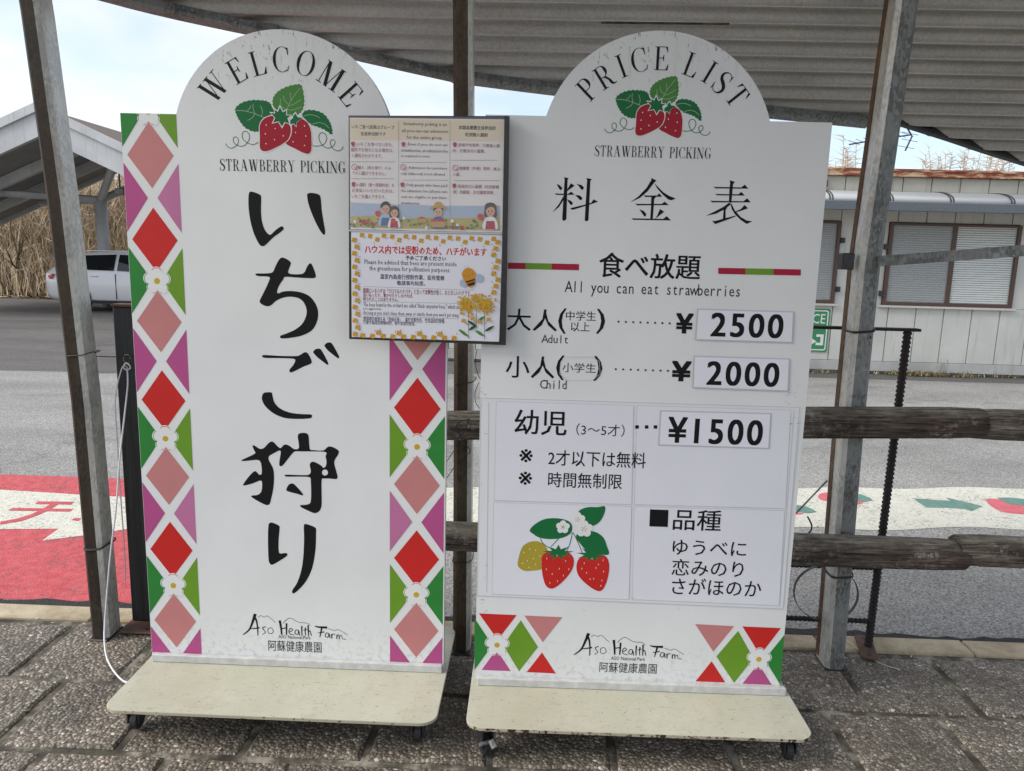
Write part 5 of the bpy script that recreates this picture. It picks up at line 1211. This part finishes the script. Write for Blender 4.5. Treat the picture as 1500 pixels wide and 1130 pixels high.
curve_thing('tie_wire', wrap(1.113, 2.55, gy(1250, 487, 2.54).z, .07, .105, turns=2)+[gy(1276, 496, 2.54)], .002, M_WIRE, 'dark wire round the right canopy post at barrier top height', 'wire', 2)
curve_thing('tie_wire', wrap(1.128, 2.55, gy(1222, 848, 2.54).z, .072, .105, turns=2)+[gy(1238, 858, 2.54)], .002, M_WIRE, 'dark wire round the right canopy post below the lower rail', 'wire', 2)
curve_thing('tie_wire', wrap(-.235, 2.57, gy(680, 562, 2.56).z, .066, .1), .0018, M_WIRE, 'dark wire round the middle canopy post above the upper rail', 'wire', 2)
curve_thing('tie_wire', wrap(-.232, 2.57, gy(680, 826, 2.56).z, .066, .1), .0018, M_WIRE, 'dark wire round the middle canopy post below the lower rail', 'wire', 2)
xs_ = []
for k in range(26):
    t = k/25*2*pi*2; xs_.append(gy(679+9*sin(t*1.0)+3*sin(t*2.3), 640+26*sin(t*.5+.4), 2.425-.003*cos(t)))
curve_thing('tie_wire', xs_, .0016, M_WIRE, 'tangled wire lashing the upper rail to the middle post', 'wire', 3)
hc = gy(1209, 868, 2.66); hp = [Vector((hc.x+.118*cos(2*pi*k/32), 2.655+.02*sin(2*pi*k/32), hc.z+.10*sin(2*pi*k/32))) for k in range(33)]
bm = bmesh.new()
rings = []
for k, p in enumerate(hp[:-1]):
    d = (p-Vector((hc.x, p.y, hc.z))).normalized(); rings.append([p+d*.001+Vector((0, -.007, 0)), p+d*.001+Vector((0, .007, 0)), p-d*.001+Vector((0, .007, 0)), p-d*.001+Vector((0, -.007, 0))])
loft(bm, rings+[rings[0]], cap=False); tag(bobj('band_hoop', bm, M_DKMETAL, None), 'thin dark hoop of packing band hanging behind the right canopy post', 'hoop')
curve_thing('bent_rod', [gy(1166, 752, 2.66), gy(1212, 704, 2.66)], .0035, M_WIREL, 'short grey rod slanting behind the price sign toward the right post', 'rod', 1)
curve_thing('loose_band', [gy(1183, 757, 2.66), gy(1189, 770, 2.66), gy(1186, 780, 2.66), gy(1172, 788, 2.66)], .003, M_DKMETAL, 'small curl of dark band beside the price sign edge', 'band')
for pts, lb in (([(699, 512), (696, 530), (700, 548), (704, 556)], 'upper loop of thin wire behind the left edge of the price sign'), ([(702, 560), (696, 575), (697, 590), (704, 600)], 'lower loop of thin wire behind the left edge of the price sign')):
    curve_thing('thin_wire', [gy(x, y, 2.66) for x, y in pts], .0012, M_WIRE, lb, 'wire')
for pts, lb in (([(655, 676), (664, 662), (672, 655)], 'thin wire running down left from the upper rail'), ([(655, 700), (667, 682), (676, 670)], 'lower thin wire running down left past the middle post')):
    curve_thing('thin_wire', [gy(x, y, 2.62) for x, y in pts], .0014, M_WIRE, lb, 'wire')

# ------------------------------------------------------------------ prefab office
YB = 10.4; XA = -2.2; XB = 7.6
ob_ = empty('prefab_office', (2.7, YB, 0), 0, 'low white panelled prefab building with rusty roof edge, awning and brown windows', 'building')
OO = Vector((2.7, YB, 0))
def ob_box(name, x0, y0, z0, x1, y1, z1, mat, bev=0., parent=None, label=None):
    bm = bmesh.new(); box(bm, x0-2.7, y0-YB, z0, x1-2.7, y1-YB, z1, bev=bev); o = bobj(name, bm, mat, parent or ob_)
    if label: o['label'] = label
    return o
ob_box('wall', XA+.01, YB+.02, .0, XB-.01, YB+4, 2.64, M_WALLBACK)
ob_box('base_board', XA, YB-.012, .03, XB, YB+.019, .165, M_BASEB, .004); ob_box('base_shadow_gap', XA+.03, YB+.0, 0, XB-.03, YB+.018, .03, M_WALLBACK)
wins = [(2.72, 4.07), (4.715, 6.44)]; jz0 = 4.821-.3745*19
x = jz0
while x < XB-.1:
    xa, xb = max(x, XA)+.006, min(x+.3745, XB)-.006
    if xb > XA+.05:
        segs = [(xa, xb)]
        # full-height pieces where there is no window, split pieces where there is
        cuts = []; 
        cur = xa
        for wa_, wb_ in wins:
            if wa_ < xb and wb_ > xa: cuts.append((max(wa_, xa), min(wb_, xb)))
        if not cuts: ob_box('wall_panel', xa, YB-.004, .17, xb, YB+.019, 2.38, M_WALL, .002)
        else:
            ob_box('wall_panel', xa, YB-.004, .17, xb, YB+.019, .925, M_WALL, .002); ob_box('wall_panel', xa, YB-.004, 2.045, xb, YB+.019, 2.38, M_WALL, .002)
            c0, c1 = cuts[0]
            if c0-xa > .03: ob_box('wall_panel', xa, YB-.004, .928, c0-.004, YB+.019, 2.042, M_WALL, .002)
            if xb-c1 > .03: ob_box('wall_panel', c1+.004, YB-.004, .928, xb, YB+.019, 2.042, M_WALL, .002)
        ob_box('parapet_panel', xa, YB-.03, 2.43, xb, YB+.019, 2.62, M_PARAPET, .002)
    x += .3745
ob_box('parapet_rail', XA, YB-.034, 2.385, XB, YB+.019, 2.425, M_DKMETAL)
ob_box('corner_post', XB-.0, YB-.03, 0, XB+.06, YB+.03, 2.62, M_RUSTPLATE)
fz0 = gy(1300, 258.5, YB-.1).z; fz1 = gy(1300, 247, YB-.1).z
ob_box('roof_fascia', XA-.1, YB-.10, fz0-.0, XB+.12, YB-.06, fz1, M_FASCIA, .004); ob_box('roof', XA-.1, YB-.059, fz1-.05, XB+.12, YB+4.2, fz1-.02, M_FASCIA)
ob_box('fascia_lip', XA-.1, YB-.112, fz1-.03, XB+.12, YB-.101, fz1-.018, M_FASCIA)
# awning
yA = YB-.62; za0 = gy(1300, 309, yA).z; za1 = gy(1300, 296, yA).z; ztp = gy(1350, 284, YB-.2).z
bm = bmesh.new(); prof = []
for k in range(9):
    a = pi/2*k/8; prof.append((YB-.035-(.585)*sin(a)*1.0, za1+.005+(ztp-za1+.02)*cos(a)**.9 if k < 8 else za1+.005))
rings = [[Vector((X-2.7, py-YB, pz+th)) for (py, pz) in prof for th in (0,)] for X in (XA+.3, XB)]
loft(bm, rings, close=False, cap=False)
for f in bm.faces: f.smooth = True
o = bobj('awning_sheet', bm, M_AWN, ob_); mdf = o.modifiers.new('s', 'SOLIDIFY'); mdf.thickness = .006
bm = bmesh.new(); 
xr_ = XA+.3
awx = [gy(1303, 300, yA).x, gy(1392, 300, yA).x]; stp = awx[1]-awx[0]
k = -12
while k < 8:
    X = awx[0]+stp*k
    if XA+.35 < X < XB:
        for dx in (0, .035):
            bm = bmesh.new(); loft(bm, [[Vector((X+dx-2.7+q, py-YB-(.004 if q else .004), pz+.008)) for (py, pz) in prof] for q in (0, .014)], close=False, cap=False)
            o = bobj('awning_rib', bm, M_DKMETAL, ob_); md = o.modifiers.new('s', 'SOLIDIFY'); md.thickness = .006
    k += 1
ob_box('awning_gutter', XA+.3, yA-.02, za0, XB, yA+.03, za1+.004, M_GUTTER, .006)
ob_box('awning_top_rail', XA+.3, YB-.05, ztp+.005, XB, YB-.036, ztp+.035, M_DKMETAL)
# windows
def window(x0, x1, z0=.94, z1=2.03, dark_left=True):
    wy = YB-.045
    w = empty('window', (0, 0, 0)); w.parent = ob_
    bm = bmesh.new(); t = .045
    for a in ((x0, z0, x1, z0+t), (x0, z1-t*.6, x1, z1), (x0, z0+t, x0+t, z1-t*.6), (x1-t, z0+t, x1, z1-t*.6)): box(bm, a[0]-2.7, wy-YB, a[1], a[2]-2.7, YB+.019-YB, a[3])
    xm = (x0+x1)/2
    box(bm, xm-.03-2.7, wy-YB+.012, z0+t, xm+.03-2.7, .015, z1-t*.6)
    bobj('window_frame', bm, M_WFRAME, w)
    for i, (a, b) in enumerate(((x0+t, xm-.03), (xm+.03, x1-t))):
        bm = bmesh.new(); box(bm, a-2.7, wy+.022-YB+(.008 if i else 0), z0+t, b-2.7, wy+.026-YB+(.008 if i else 0), z1-t*.6); bobj('pane', bm, M_GLASS, w)
        bm = bmesh.new(); z = z0+t+.012
        while z < z1-t*.7:
            y_ = -.012
            vv = [bm.verts.new((X_-2.7, Yq, Zq)) for X_, Yq, Zq in ((a+.005, y_, z), (b-.005, y_, z), (b-.005, y_+.014, z+.022), (a+.005, y_+.014, z+.022))]; bm.faces.new(vv)
            z += .030
        bobj('blind', bm, M_BLINDD if (i == 0) == dark_left else M_BLIND, w)
    ob_box('sill', x0-.05, wy-.02, z0-.03, x1+.05, YB-.005, z0-.001, M_WALL, .002, parent=w)
    for zz in (z0+.12, z0+.55, z1-.35):
        ob_box('shutter_bracket', x0-.055, wy-.02, zz, x0-.004, wy+.03, zz+.07, M_DKMETAL, parent=w)
window(*wins[1]); window(*wins[0], dark_left=False)
for zz in (1.1, 1.5, 1.75): ob_box('shutter_bracket', wins[0][1]+.004, YB-.065, zz, wins[0][1]+.055, YB-.015, zz+.07, M_DKMETAL)
ob_box('wall_hook', 3.78, YB-.09, 2.47, 3.82, YB-.031, 2.56, M_RUSTPLATE)
# green sign on the wall
gs0 = gy(1217, 453, YB-.02); gs1 = gy(1217, 516, YB-.02)
gs = empty('wall_sign', (gs0.x, YB-.012, 0), 0, 'small green office sign with white border and arrow, half hidden by the price sign', 'sign')
SGn = Board(gs, gs.location)
z1_, z0_ = SGn.P(1217, 453)[1], SGn.P(1217, 516)[1]
bm = bmesh.new(); o_ = rounded(-.52, z0_, 0.0, z1_, .02, 3); loft(bm, [[Vector((a, .006, b)) for a, b in o_], [Vector((a, -.006, b)) for a, b in o_]]); bobj('plate', bm, M_SIGNGREEN, gs)
pr = Print(SGn, .0065); oo = rounded(-.50, z0_+.02, -.02, z1_-.02, .03, 4); ii = rounded(-.485, z0_+.035, -.035, z1_-.035, .02, 4)
pr.poly(oo, M_WHITEP, [ii]); pr.poly([(-.245, z0_+.20), (-.15, z0_+.14), (-.245, z0_+.08)], M_WHITEP)
for q in ([(-.16, z0_+.24), (-.06, z0_+.24), (-.06, z0_+.09), (-.16, z0_+.09), (-.16, z0_+.125), (-.10, z0_+.125), (-.10, z0_+.205), (-.16, z0_+.205)],): pr.poly(q, M_WHITEP)
fitxz(pr, 'CE', -.23, z1_-.20, -.06, z1_-.07, M_WHITEP, bold=.03); pr.done('sign_print')
# weeds against the base board
rr = random.Random(12)
def tuft(bm, x, y, h, n, spread, mi_=0, w=.006):
    for _ in range(n):
        a = rr.uniform(0, 2*pi); l = h*rr.uniform(.4, 1.1); lean = spread*rr.uniform(.1, 1); p0 = Vector((x+rr.gauss(0, .03), y+rr.gauss(0, .03), 0)); ww = w*rr.uniform(.6, 1.4)
        p1 = p0+Vector((cos(a)*lean*.4, sin(a)*lean*.4, l*.6)); p2 = p0+Vector((cos(a)*lean, sin(a)*lean, l)); s = Vector((-sin(a), cos(a), 0))*ww
        v = [bm.verts.new(q) for q in (p0-s, p0+s, p1+s*.8, p1-s*.8, p2)]
        f = bm.faces.new(v[:4]); f.material_index = rr.randrange(4); f = bm.faces.new((v[3], v[2], v[4])); f.material_index = rr.randrange(4)
M_WEED = [plain('weed_green', rgb(98, 108, 62), .9), plain('weed_olive', rgb(124, 118, 78), .9), M_STRAWV[1], M_STRAWV[2]]
bm = bmesh.new()
for _ in range(120): tuft(bm, rr.choice((rr.uniform(4.9, 6.0), rr.uniform(3.2, 7.5), rr.uniform(5.0, 5.6))), rr.uniform(YB-.14, YB-.02), rr.uniform(.03, .09), 6, .09)
for _ in range(4): tuft(bm, 5.62+rr.uniform(-.05, .05), YB-.05, .3, 4, .12, w=.003)
tag(bobj('wall_weeds', bm, M_WEED), 'low dry weeds growing along the foot of the prefab wall', 'weeds', kind='stuff')

# antenna on the roof
an = empty('roof_antenna', (5.45, 12.2, fz1-.02), 0, 'old television aerial standing on the prefab roof', 'antenna')
bm = bmesh.new(); tube(bm, [(0, 0, 0), (0, 0, gy(1310, 200, 12.2).z-fz1)], .014, 6); bobj('mast', bm, M_DKMETAL, an)
def ap(x, y, Y=12.2): return gy(x, y, Y)-Vector((5.45, 12.2, fz1-.02))
bm = bmesh.new(); tube(bm, [ap(1244, 212, 12.0), ap(1290, 204), ap(1333, 198, 12.4)], .011, 6); tube(bm, [ap(1328, 186), ap(1336, 200), ap(1326, 221)], .014, 6); bobj('boom', bm, M_DKMETAL, an)
for i in range(8):
    bm = bmesh.new(); x = 1250+i*11; c = ap(x, 212-(x-1244)*.16); tube(bm, [c+Vector((0, -.25, -.05)), c+Vector((.02, .25, .09))], .004, 4); bobj('element', bm, M_DKMETAL, an)
for x, y in ((1330, 188), (1334, 196), (1333, 206), (1328, 216)):
    bm = bmesh.new(); c = ap(x, y); tube(bm, [c+Vector((-.13, 0, .02)), c+Vector((.12, 0, -.02))], .004, 4); bobj('element', bm, M_DKMETAL, an)

# ------------------------------------------------------------------ white estate car
car = empty('parked_car', (-9.3, 17.5, 0), 0, 'white estate car seen from its right rear side, parked beyond the road', 'car')
CL = 4.6; x0c = (gy(63, 420, 16.7).x+9.3)/.94; car.scale = (.94, .94, .94)
# side profile sections along length: (x, z bottom, z belt, z roof, half width belt, half width roof)
secs = [(0, .42, .78, .80, .70, .60), (.05, .30, .90, .98, .80, .62), (.22, .24, .93, 1.10, .88, .60), (.45, .22, .94, 1.28, .90, .60), (.75, .20, .94, 1.36, .905, .62), (1.3, .18, .935, 1.42, .91, .64), (2.0, .18, .93, 1.43, .91, .64), (2.6, .18, .92, 1.39, .91, .62), (3.0, .18, .91, 1.22, .905, .60), (3.35, .18, .90, 1.00, .90, .62), (3.5, .18, .89, .93, .89, .7), (4.1, .20, .82, .85, .86, .65), (4.45, .26, .70, .72, .76, .5), (4.6, .36, .58, .60, .6, .4)]
bm = bmesh.new(); rings = []
for (sx, b0, bl, rf, wb_, wr) in secs:
    half = [(wb_*.86, b0), (wb_*.98, b0+.12), (wb_, (b0+bl)/2+.05), (wb_*.985, bl-.06), (wb_*.955, bl), ((wb_*.95+wr)/2+.01, (bl+rf)/2), (wr, rf-.02), (wr*.55, rf+.005), (0, rf+.015)]
    ring = [Vector((x0c+sx, -a, b)) for a, b in half]+[Vector((x0c+sx, a, b)) for a, b in half[-2::-1]]
    rings.append(ring)
loft(bm, rings); bobj('body', bm, M_CAR, car, smooth=True)
def side_window(pts, name='window', mat=M_DKGLASS):
    bm = bmesh.new()
    for sgn in (-1, 1):
        V_ = []
        for sx, t in pts:     # t 0 belt .. 1 roof
            for (A, B) in zip(secs[:-1], secs[1:]):
                if A[0] <= sx <= B[0]:
                    u = (sx-A[0])/(B[0]-A[0]); q = [A[i]+(B[i]-A[i])*u for i in range(6)]
            bl, rf, wb_, wr = q[2], q[3], q[4], q[5]; P0 = (wb_*.955, bl); P1 = ((wb_*.95+wr)/2+.01, (bl+rf)/2); P2 = (wr, rf-.02)
            if t < .5: a = P0[0]+(P1[0]-P0[0])*t*2; b = P0[1]+(P1[1]-P0[1])*t*2
            else: a = P1[0]+(P2[0]-P1[0])*(t-.5)*2; b = P1[1]+(P2[1]-P1[1])*(t-.5)*2
            V_.append(bm.verts.new((x0c+sx, sgn*(a+.022), b+.008)))
        bm.faces.new(V_ if sgn < 0 else V_[::-1])
    bobj(name, bm, mat, car)
side_window([(.46, .12), (.80, .10), (.80, .5), (.80, .86), (.66, .80), (.52, .5)]); side_window([(.86, .10), (1.75, .08), (1.75, .5), (1.75, .88), (.90, .88), (.86, .5)]); side_window([(1.83, .08), (2.75, .08), (2.95, .1), (2.75, .5), (2.5, .88), (1.83, .88), (1.83, .5)])
bm = bmesh.new(); r_ = [[Vector((x0c-.004, s*.80, .75)), Vector((x0c+.06, s*.83, .90)), Vector((x0c+.30, s*.905, .90)), Vector((x0c+.22, s*.90, .75))] for s in (1,)]
for s in (-1, 1):
    bm = bmesh.new(); loft(bm, [[Vector((x0c+.0, s*.74, .74)), Vector((x0c+.02, s*.76, .88)), Vector((x0c+.34, s*.915, .87)), Vector((x0c+.26, s*.912, .75))], [Vector((x0c+.03, s*.5, .74)), Vector((x0c+.05, s*.5, .88)), Vector((x0c+.34, s*.85, .87)), Vector((x0c+.26, s*.85, .75))]]); bobj('tail_light', bm, M_TAIL, car)
for wx in (.82, 3.72):
    for s in (-1, 1):
        we = empty('wheel', (x0c+wx, s*.80, .32)); we.parent = car
        bm = bmesh.new(); loft(bm, [[Vector((rr_*cos(2*pi*k/28), s*yy, rr_*sin(2*pi*k/28))) for k in range(28)] for yy, rr_ in ((-.1, .30), (-.08, .325), (.09, .325), (.125, .30), (.125, .21))]); bobj('tyre', bm, M_TYRE, we)
        bm = bmesh.new(); loft(bm, [[Vector((rr_*cos(2*pi*k/20), s*yy, rr_*sin(2*pi*k/20))) for k in range(20)] for yy, rr_ in ((.10, .205), (.128, .205), (.120, .17), (.11, .05))])
        for k in range(5):
            a = 2*pi*k/5; box(bm, -.001, 0, 0, .001, .001, .001); tube(bm, [Vector((0, s*.125, 0)), Vector((.19*cos(a), s*.13, .19*sin(a)))], .02, 5)
        bobj('rim', bm, M_RIM, we)
        bm = bmesh.new(); N_ = 20; A_, B_2 = [], []
        for k in range(N_+1):
            a = pi*k/N_-.1*(1-2*k/N_); A_.append(Vector((x0c+wx+.37*cos(a), s*.908, .32+.37*sin(a)))); B_2.append(Vector((x0c+wx+.31*cos(a), s*.912, .32+.31*sin(a))))
        vv = [bm.verts.new(p) for p in A_+B_2[::-1]]; bm.faces.new(vv); bobj('wheel_arch', bm, M_TYRE, car)
for a, b, z in ((x0c+1.2, x0c+1.38, .83), (x0c+2.2, x0c+2.38, .83)):
    bm = bmesh.new(); box(bm, a, -.93, z, b, -.905, z+.025, bev=.004); bobj('door_handle', bm, M_CAR, car)
bm = bmesh.new(); box(bm, x0c+.7, -.915, .20, x0c+3.9, -.902, .27); bobj('side_sill', bm, M_TYRE, car)
for sx in (.98, 1.80, 2.9):
    bm = bmesh.new(); box(bm, x0c+sx, -.917, .3, x0c+sx+.012, -.9, .90); bobj('door_gap', bm, M_TYRE, car)
for s in (-.52, .52):
    bm = bmesh.new(); tube(bm, [(x0c+.7, s, 1.38), (x0c+1.0, s, 1.44), (x0c+2.5, s, 1.44), (x0c+2.7, s, 1.38)], .016, 6); bobj('roof_rail', bm, M_CHROME, car)

# ------------------------------------------------------------------ gabled shelter beyond the road
sh = empty('gabled_shelter', (-11.6, 17, 0), 0, 'white steel shelter with brown gabled roof behind the car', 'shelter')
YS = 15.0; pkp = gy(57, 157, YS); sl = .44; half = 4.6; OS = Vector((11.6, -17, 0))
def shp(x, y, z): return Vector((x, y, z))+OS
for s in (-1, 1):
    n_ = 'roof_slope'; ex = pkp.x+s*half; ez = pkp.z-sl*half
    bm = bmesh.new(); loft(bm, [[shp(pkp.x, yy, pkp.z), shp(ex, yy, ez), shp(ex, yy, ez-.06), shp(pkp.x, yy, pkp.z-.06)] for yy in (YS+.02, YS+3.9)]); bobj(n_, bm, [M_CPROOF], sh)
    bm = bmesh.new(); loft(bm, [[shp(pkp.x, yy, pkp.z-.42), shp(ex, yy, ez-.42), shp(ex, yy, ez-.45), shp(pkp.x, yy, pkp.z-.45)] for yy in (YS+.12, YS+3.8)]); bobj('soffit', bm, [M_CPUNDER], sh)
    for yy, nm in ((YS, 'barge_board'), (YS+3.85, 'barge_board')):
        bm = bmesh.new(); loft(bm, [[shp(pkp.x, q, pkp.z+.02), shp(ex, q, ez+.02), shp(ex, q, ez-.55), shp(pkp.x, q, pkp.z-.55)] for q in (yy-.06, yy+.05)]); bobj(nm, bm, [M_CPWHITE], sh)
        bm = bmesh.new(); loft(bm, [[shp(pkp.x, q, pkp.z+.07), shp(ex, q, ez+.07), shp(ex, q, ez-.10), shp(pkp.x, q, pkp.z-.10)] for q in (yy-.12, yy-.065)]); bobj('gutter', bm, [M_CPWHITE], sh)
    for yy in (YS+1.3, YS+2.6):
        bm = bmesh.new(); loft(bm, [[shp(pkp.x, q, pkp.z-.46), shp(ex, q, ez-.46), shp(ex, q, ez-.64), shp(pkp.x, q, pkp.z-.70)] for q in (yy-.06, yy+.06)]); bobj('rafter', bm, [M_CPWHITE], sh)
    bm = bmesh.new(); loft(bm, [[shp(ex-.06, q, ez+.03), shp(ex+.06, q, ez+.03), shp(ex+.06, q, ez-.5), shp(ex-.06, q, ez-.5)] for q in (YS+.06, YS+3.8)]); bobj('eave_beam', bm, [M_CPWHITE], sh)
cb = gy(153, 380, 18.0)
for yc_, nm in ((18.0, 0),):
    bm = bmesh.new(); tube(bm, [shp(cb.x, yc_, 0), shp(cb.x, yc_, gy(153, 290, 18.0).z)], .14, 14); bobj('column', bm, M_CPWHITE, sh, smooth=True)
    zt_ = gy(153, 290, 18.0).z
    for dx, dy in ((-1.7, -1.6), (1.3, -1.6), (-1.9, .7), (1.3, .7)):
        bm = bmesh.new(); zz = pkp.z-.5-sl*abs(cb.x+dx-pkp.x); a = shp(cb.x, yc_, zt_-.05); b = shp(cb.x+dx, yc_+dy, zz)
        tube(bm, [a, b], .085, 6); bobj('brace', bm, M_CPWHITE, sh)
bm = bmesh.new(); c = gy(176, 281, 16.5); box(bm, c.x-.10+11.6, c.y-17-.05, c.z-.07, c.x+.1+11.6, c.y-17+.05, c.z+.07, bev=.01); tube(bm, [c+OS+Vector((0, 0, .05)), c+OS+Vector((0, 0, .75))], .02, 5); bobj('lamp', bm, M_GALVD, sh)

# ------------------------------------------------------------------ dry thicket
rr = random.Random(21)
def blades(bm, n, xr, yr, hr, lean=.6, w=.014, nm=4, base_z=(0, 0)):
    for _ in range(n):
        x = rr.uniform(*xr); y = rr.uniform(*yr); h = rr.uniform(*hr); z0 = rr.uniform(*base_z)*h; a = rr.uniform(0, 2*pi); l = lean*rr.uniform(.1, 1.2)
        L_ = rr.uniform(.5, 1.3); p0 = Vector((x, y, z0)); p1 = p0+Vector((cos(a)*l*.35, sin(a)*l*.2, L_*.6)); p2 = p1+Vector((cos(a)*l*.9, sin(a)*l*.4, L_*rr.uniform(-.25, .4)))
        s = Vector((rr.uniform(.4, 1), rr.uniform(-.3, .3), rr.uniform(-.3, .3))).normalized()*w*rr.uniform(.5, 1.3)
        v = [bm.verts.new(q) for q in (p0-s, p0+s, p1+s*.8, p1-s*.8, p2)]; k = min(3, int(abs(rr.gauss(0, 1.5))))
        bm.faces.new(v[:4]).material_index = k; bm.faces.new((v[3], v[2], v[4])).material_index = k
bm = bmesh.new()
blades(bm, 42000, (-19, -8), (20.8, 24.0), (2.4, 3.9), lean=1.5, base_z=(0, .86), w=.010)
blades(bm, 9000, (-19, -8), (20.5, 21.3), (.6, 1.4), base_z=(0, .6), w=.012)
blades(bm, 9000, (-8, 2), (20.6, 24), (1.8, 3.0), base_z=(0, .8), w=.02)
o = bobj('dry_reed_thicket', bm, M_STRAWV); tag(o, 'tall tangle of dry brown reeds and brush beyond the parking area', 'thicket', kind='stuff')
bm = bmesh.new()
rings = []
for i in range(60):
    x = -24+i*.55; hh_ = 2.9+.5*sin(i*.7)+rr.uniform(-.25, .25); rings.append([Vector((x, 24.6, 0)), Vector((x, 24.4, hh_*.6)), Vector((x, 25.0, hh_)), Vector((x, 26.5, hh_*.9)), Vector((x, 27, 0))])
loft(bm, rings, close=False, cap=False); tag(bobj('thicket_core', bm, M_STRAWV[1]), 'dense brown heart of the dry thicket', 'thicket', kind='stuff')
bm = bmesh.new(); 
for _ in range(2500):
    x = rr.uniform(-22, 4); y = rr.uniform(20.1, 20.9); a = rr.uniform(0, 6.28); l = rr.uniform(.03, .1); c = Vector((x, y, rr.uniform(0, .05)))
    v = [bm.verts.new(c+Vector((cos(a+q)*l, sin(a+q)*l, rr.uniform(0, .03)))) for q in (0, 2, 4)]; bm.faces.new(v).material_index = rr.randrange(4)
tag(bobj('leaf_litter', bm, M_STRAWV), 'brown leaf litter along the far edge of the road', 'leaf litter', kind='stuff')
def bare_tree(x, y, h, seed, label, th=.05):
    r = random.Random(seed); t = empty('bare_tree', (x, y, 0), 0, label, 'tree', 'bare trees in the dry thicket'); bt = bmesh.new(); bc = bmesh.new(); cnt = [0]
    def grow(p, d, L_, rad, lev):
        n = 5; pts = [p]; rads = [rad]; q = d.copy()
        for i in range(n):
            q = (q+Vector((r.uniform(-.35, .35), r.uniform(-.35, .35), r.uniform(-.15, .25)))).normalized(); pts.append(pts[-1]+q*L_/n); rads.append(rad*(1-.12*(i+1)))
        tube(bt if lev == 0 else bc, pts, rads, 6 if lev < 2 else 3, cap=False)
        if lev < 4:
            for _ in range(3 if lev else 4):
                k = r.randint(2, n); dd = (q+Vector((r.uniform(-1, 1), r.uniform(-1, 1), r.uniform(-.2, .8)))).normalized(); grow(pts[k], dd, L_*r.uniform(.55, .8), rads[k]*.6, lev+1)
    grow(Vector((0, 0, 0)), Vector((r.uniform(-.2, .2), 0, 1)), h*.45, th, 0)
    bobj('trunk', bt, M_BARK, t, True); bobj('crown', bc, M_BARK, t)
tx = gy(38, 400, 21).x
bare_tree(tx, 20.9, 3.6, 3, 'bare twisted tree in front of the reeds, left of the leaning post', .06)
bare_tree(tx-2.2, 22.2, 4.2, 8, 'taller bare tree at the far left edge of the thicket', .05)
bare_tree(gy(62, 300, 22).x, 22.5, 3.6, 15, 'slender bare tree seen behind the shelter column base', .04)
bare_tree(gy(170, 300, 22).x, 22.3, 3.3, 18, 'bare tree just left of the welcome sign behind the car', .04)
for i_, (xx_, yy_, hh_) in enumerate(((-13.6, 21.4, 4.3), (-11.9, 21.8, 4.0), (-15.6, 21.6, 4.6))):
    bare_tree(xx_, yy_, hh_, 40+i_, ('branchy bare shrub rising above the reeds near the shelter column', 'branchy bare shrub above the reeds beyond the car roof', 'large branchy bare shrub outside the left edge of the shelter')[i_], .035)
# reed plumes above the prefab roof
def plume(px, pyt, Y, n, spread, label):
    b = gy(px, 300, Y); tz = gy(px, pyt, Y).z; t = empty('reed_clump', (b.x, Y, 0), 0, label, 'reeds', 'dry reeds behind the prefab office')
    bs, bl = bmesh.new(), bmesh.new()
    for i in range(n):
        x = rr.gauss(0, spread); h = tz*rr.uniform(.86, 1.0); lean = rr.gauss(0, .18); P = [Vector((x*.5, 0, 0)), Vector((x*.8+lean*.3, rr.uniform(-.1, .1), h*.6)), Vector((x+lean, rr.uniform(-.2, .2), h))]
        tube(bs, P, [.012, .009, .005], 4)
        for k in range(46):
            u = rr.uniform(.70, 1.0); p = P[1]+(P[2]-P[1])*((u-.6)/.4); a = rr.uniform(0, 2*pi); l = rr.uniform(.05, .34)*(1.25-u)*3.4; q = p+Vector((cos(a)*l, sin(a)*l*.6, rr.uniform(-.05, .22))); s = Vector((0, 0, .007))
            v = [bl.verts.new(w) for w in (p-s, p+s, q)]; bl.faces.new(v).material_index = rr.randrange(2)
    bobj('stalk', bs, M_STRAWV[1], t); bobj('leaf_mass', bl, M_STRAWV, t)
plume(1234, 198, 15.5, 9, .12, 'tall feathery dry reed rising just right of the price sign'); plume(1256, 206, 15.5, 3, .08, 'thin dry reed right beside the dark steel post')
plume(1405, 210, 15.5, 24, .42, 'wide clump of dry reeds above the middle of the prefab roof'); plume(1452, 224, 15.5, 9, .16, 'low clump of dry reeds at the right above the prefab roof'); plume(1366, 226, 15.5, 6, .10, 'small sprig of dry reed left of the wide clump')

# ------------------------------------------------------------------ litter on the pavement
rr = random.Random(33); bm = bmesh.new()
for _ in range(150):
    x = rr.uniform(-2.6, 2.6); y = rr.choice((rr.uniform(1.2, 2.7), rr.uniform(2.62, 2.72))); a = rr.uniform(0, 6.28); l = rr.uniform(.003, .012)
    c = Vector((x, y, .003)); u = Vector((cos(a)*l, sin(a)*l, .0015)); w = Vector((-sin(a), cos(a), 0))*l*.25
    v = [bm.verts.new(p) for p in (c-u, c+w, c+u, c-w)]; bm.faces.new(v).material_index = rr.randrange(4)
tag(bobj('grit', bm, [plain('grit_white', (.6, .6, .58, 1), .8), M_STRAWV[0], M_STRAWV[1], M_STRAWV[2]]), 'scattered grit and dry scraps on the paving', 'grit', kind='stuff')
curve_thing('dry_stem', [gz(1240, 938, .012), gz(1262, 955, .006), gz(1290, 972, .004), gz(1318, 981, .004)], .0016, M_STRAWV[0], 'thin dry stem lying beside the rusty foot plate', 'stem')
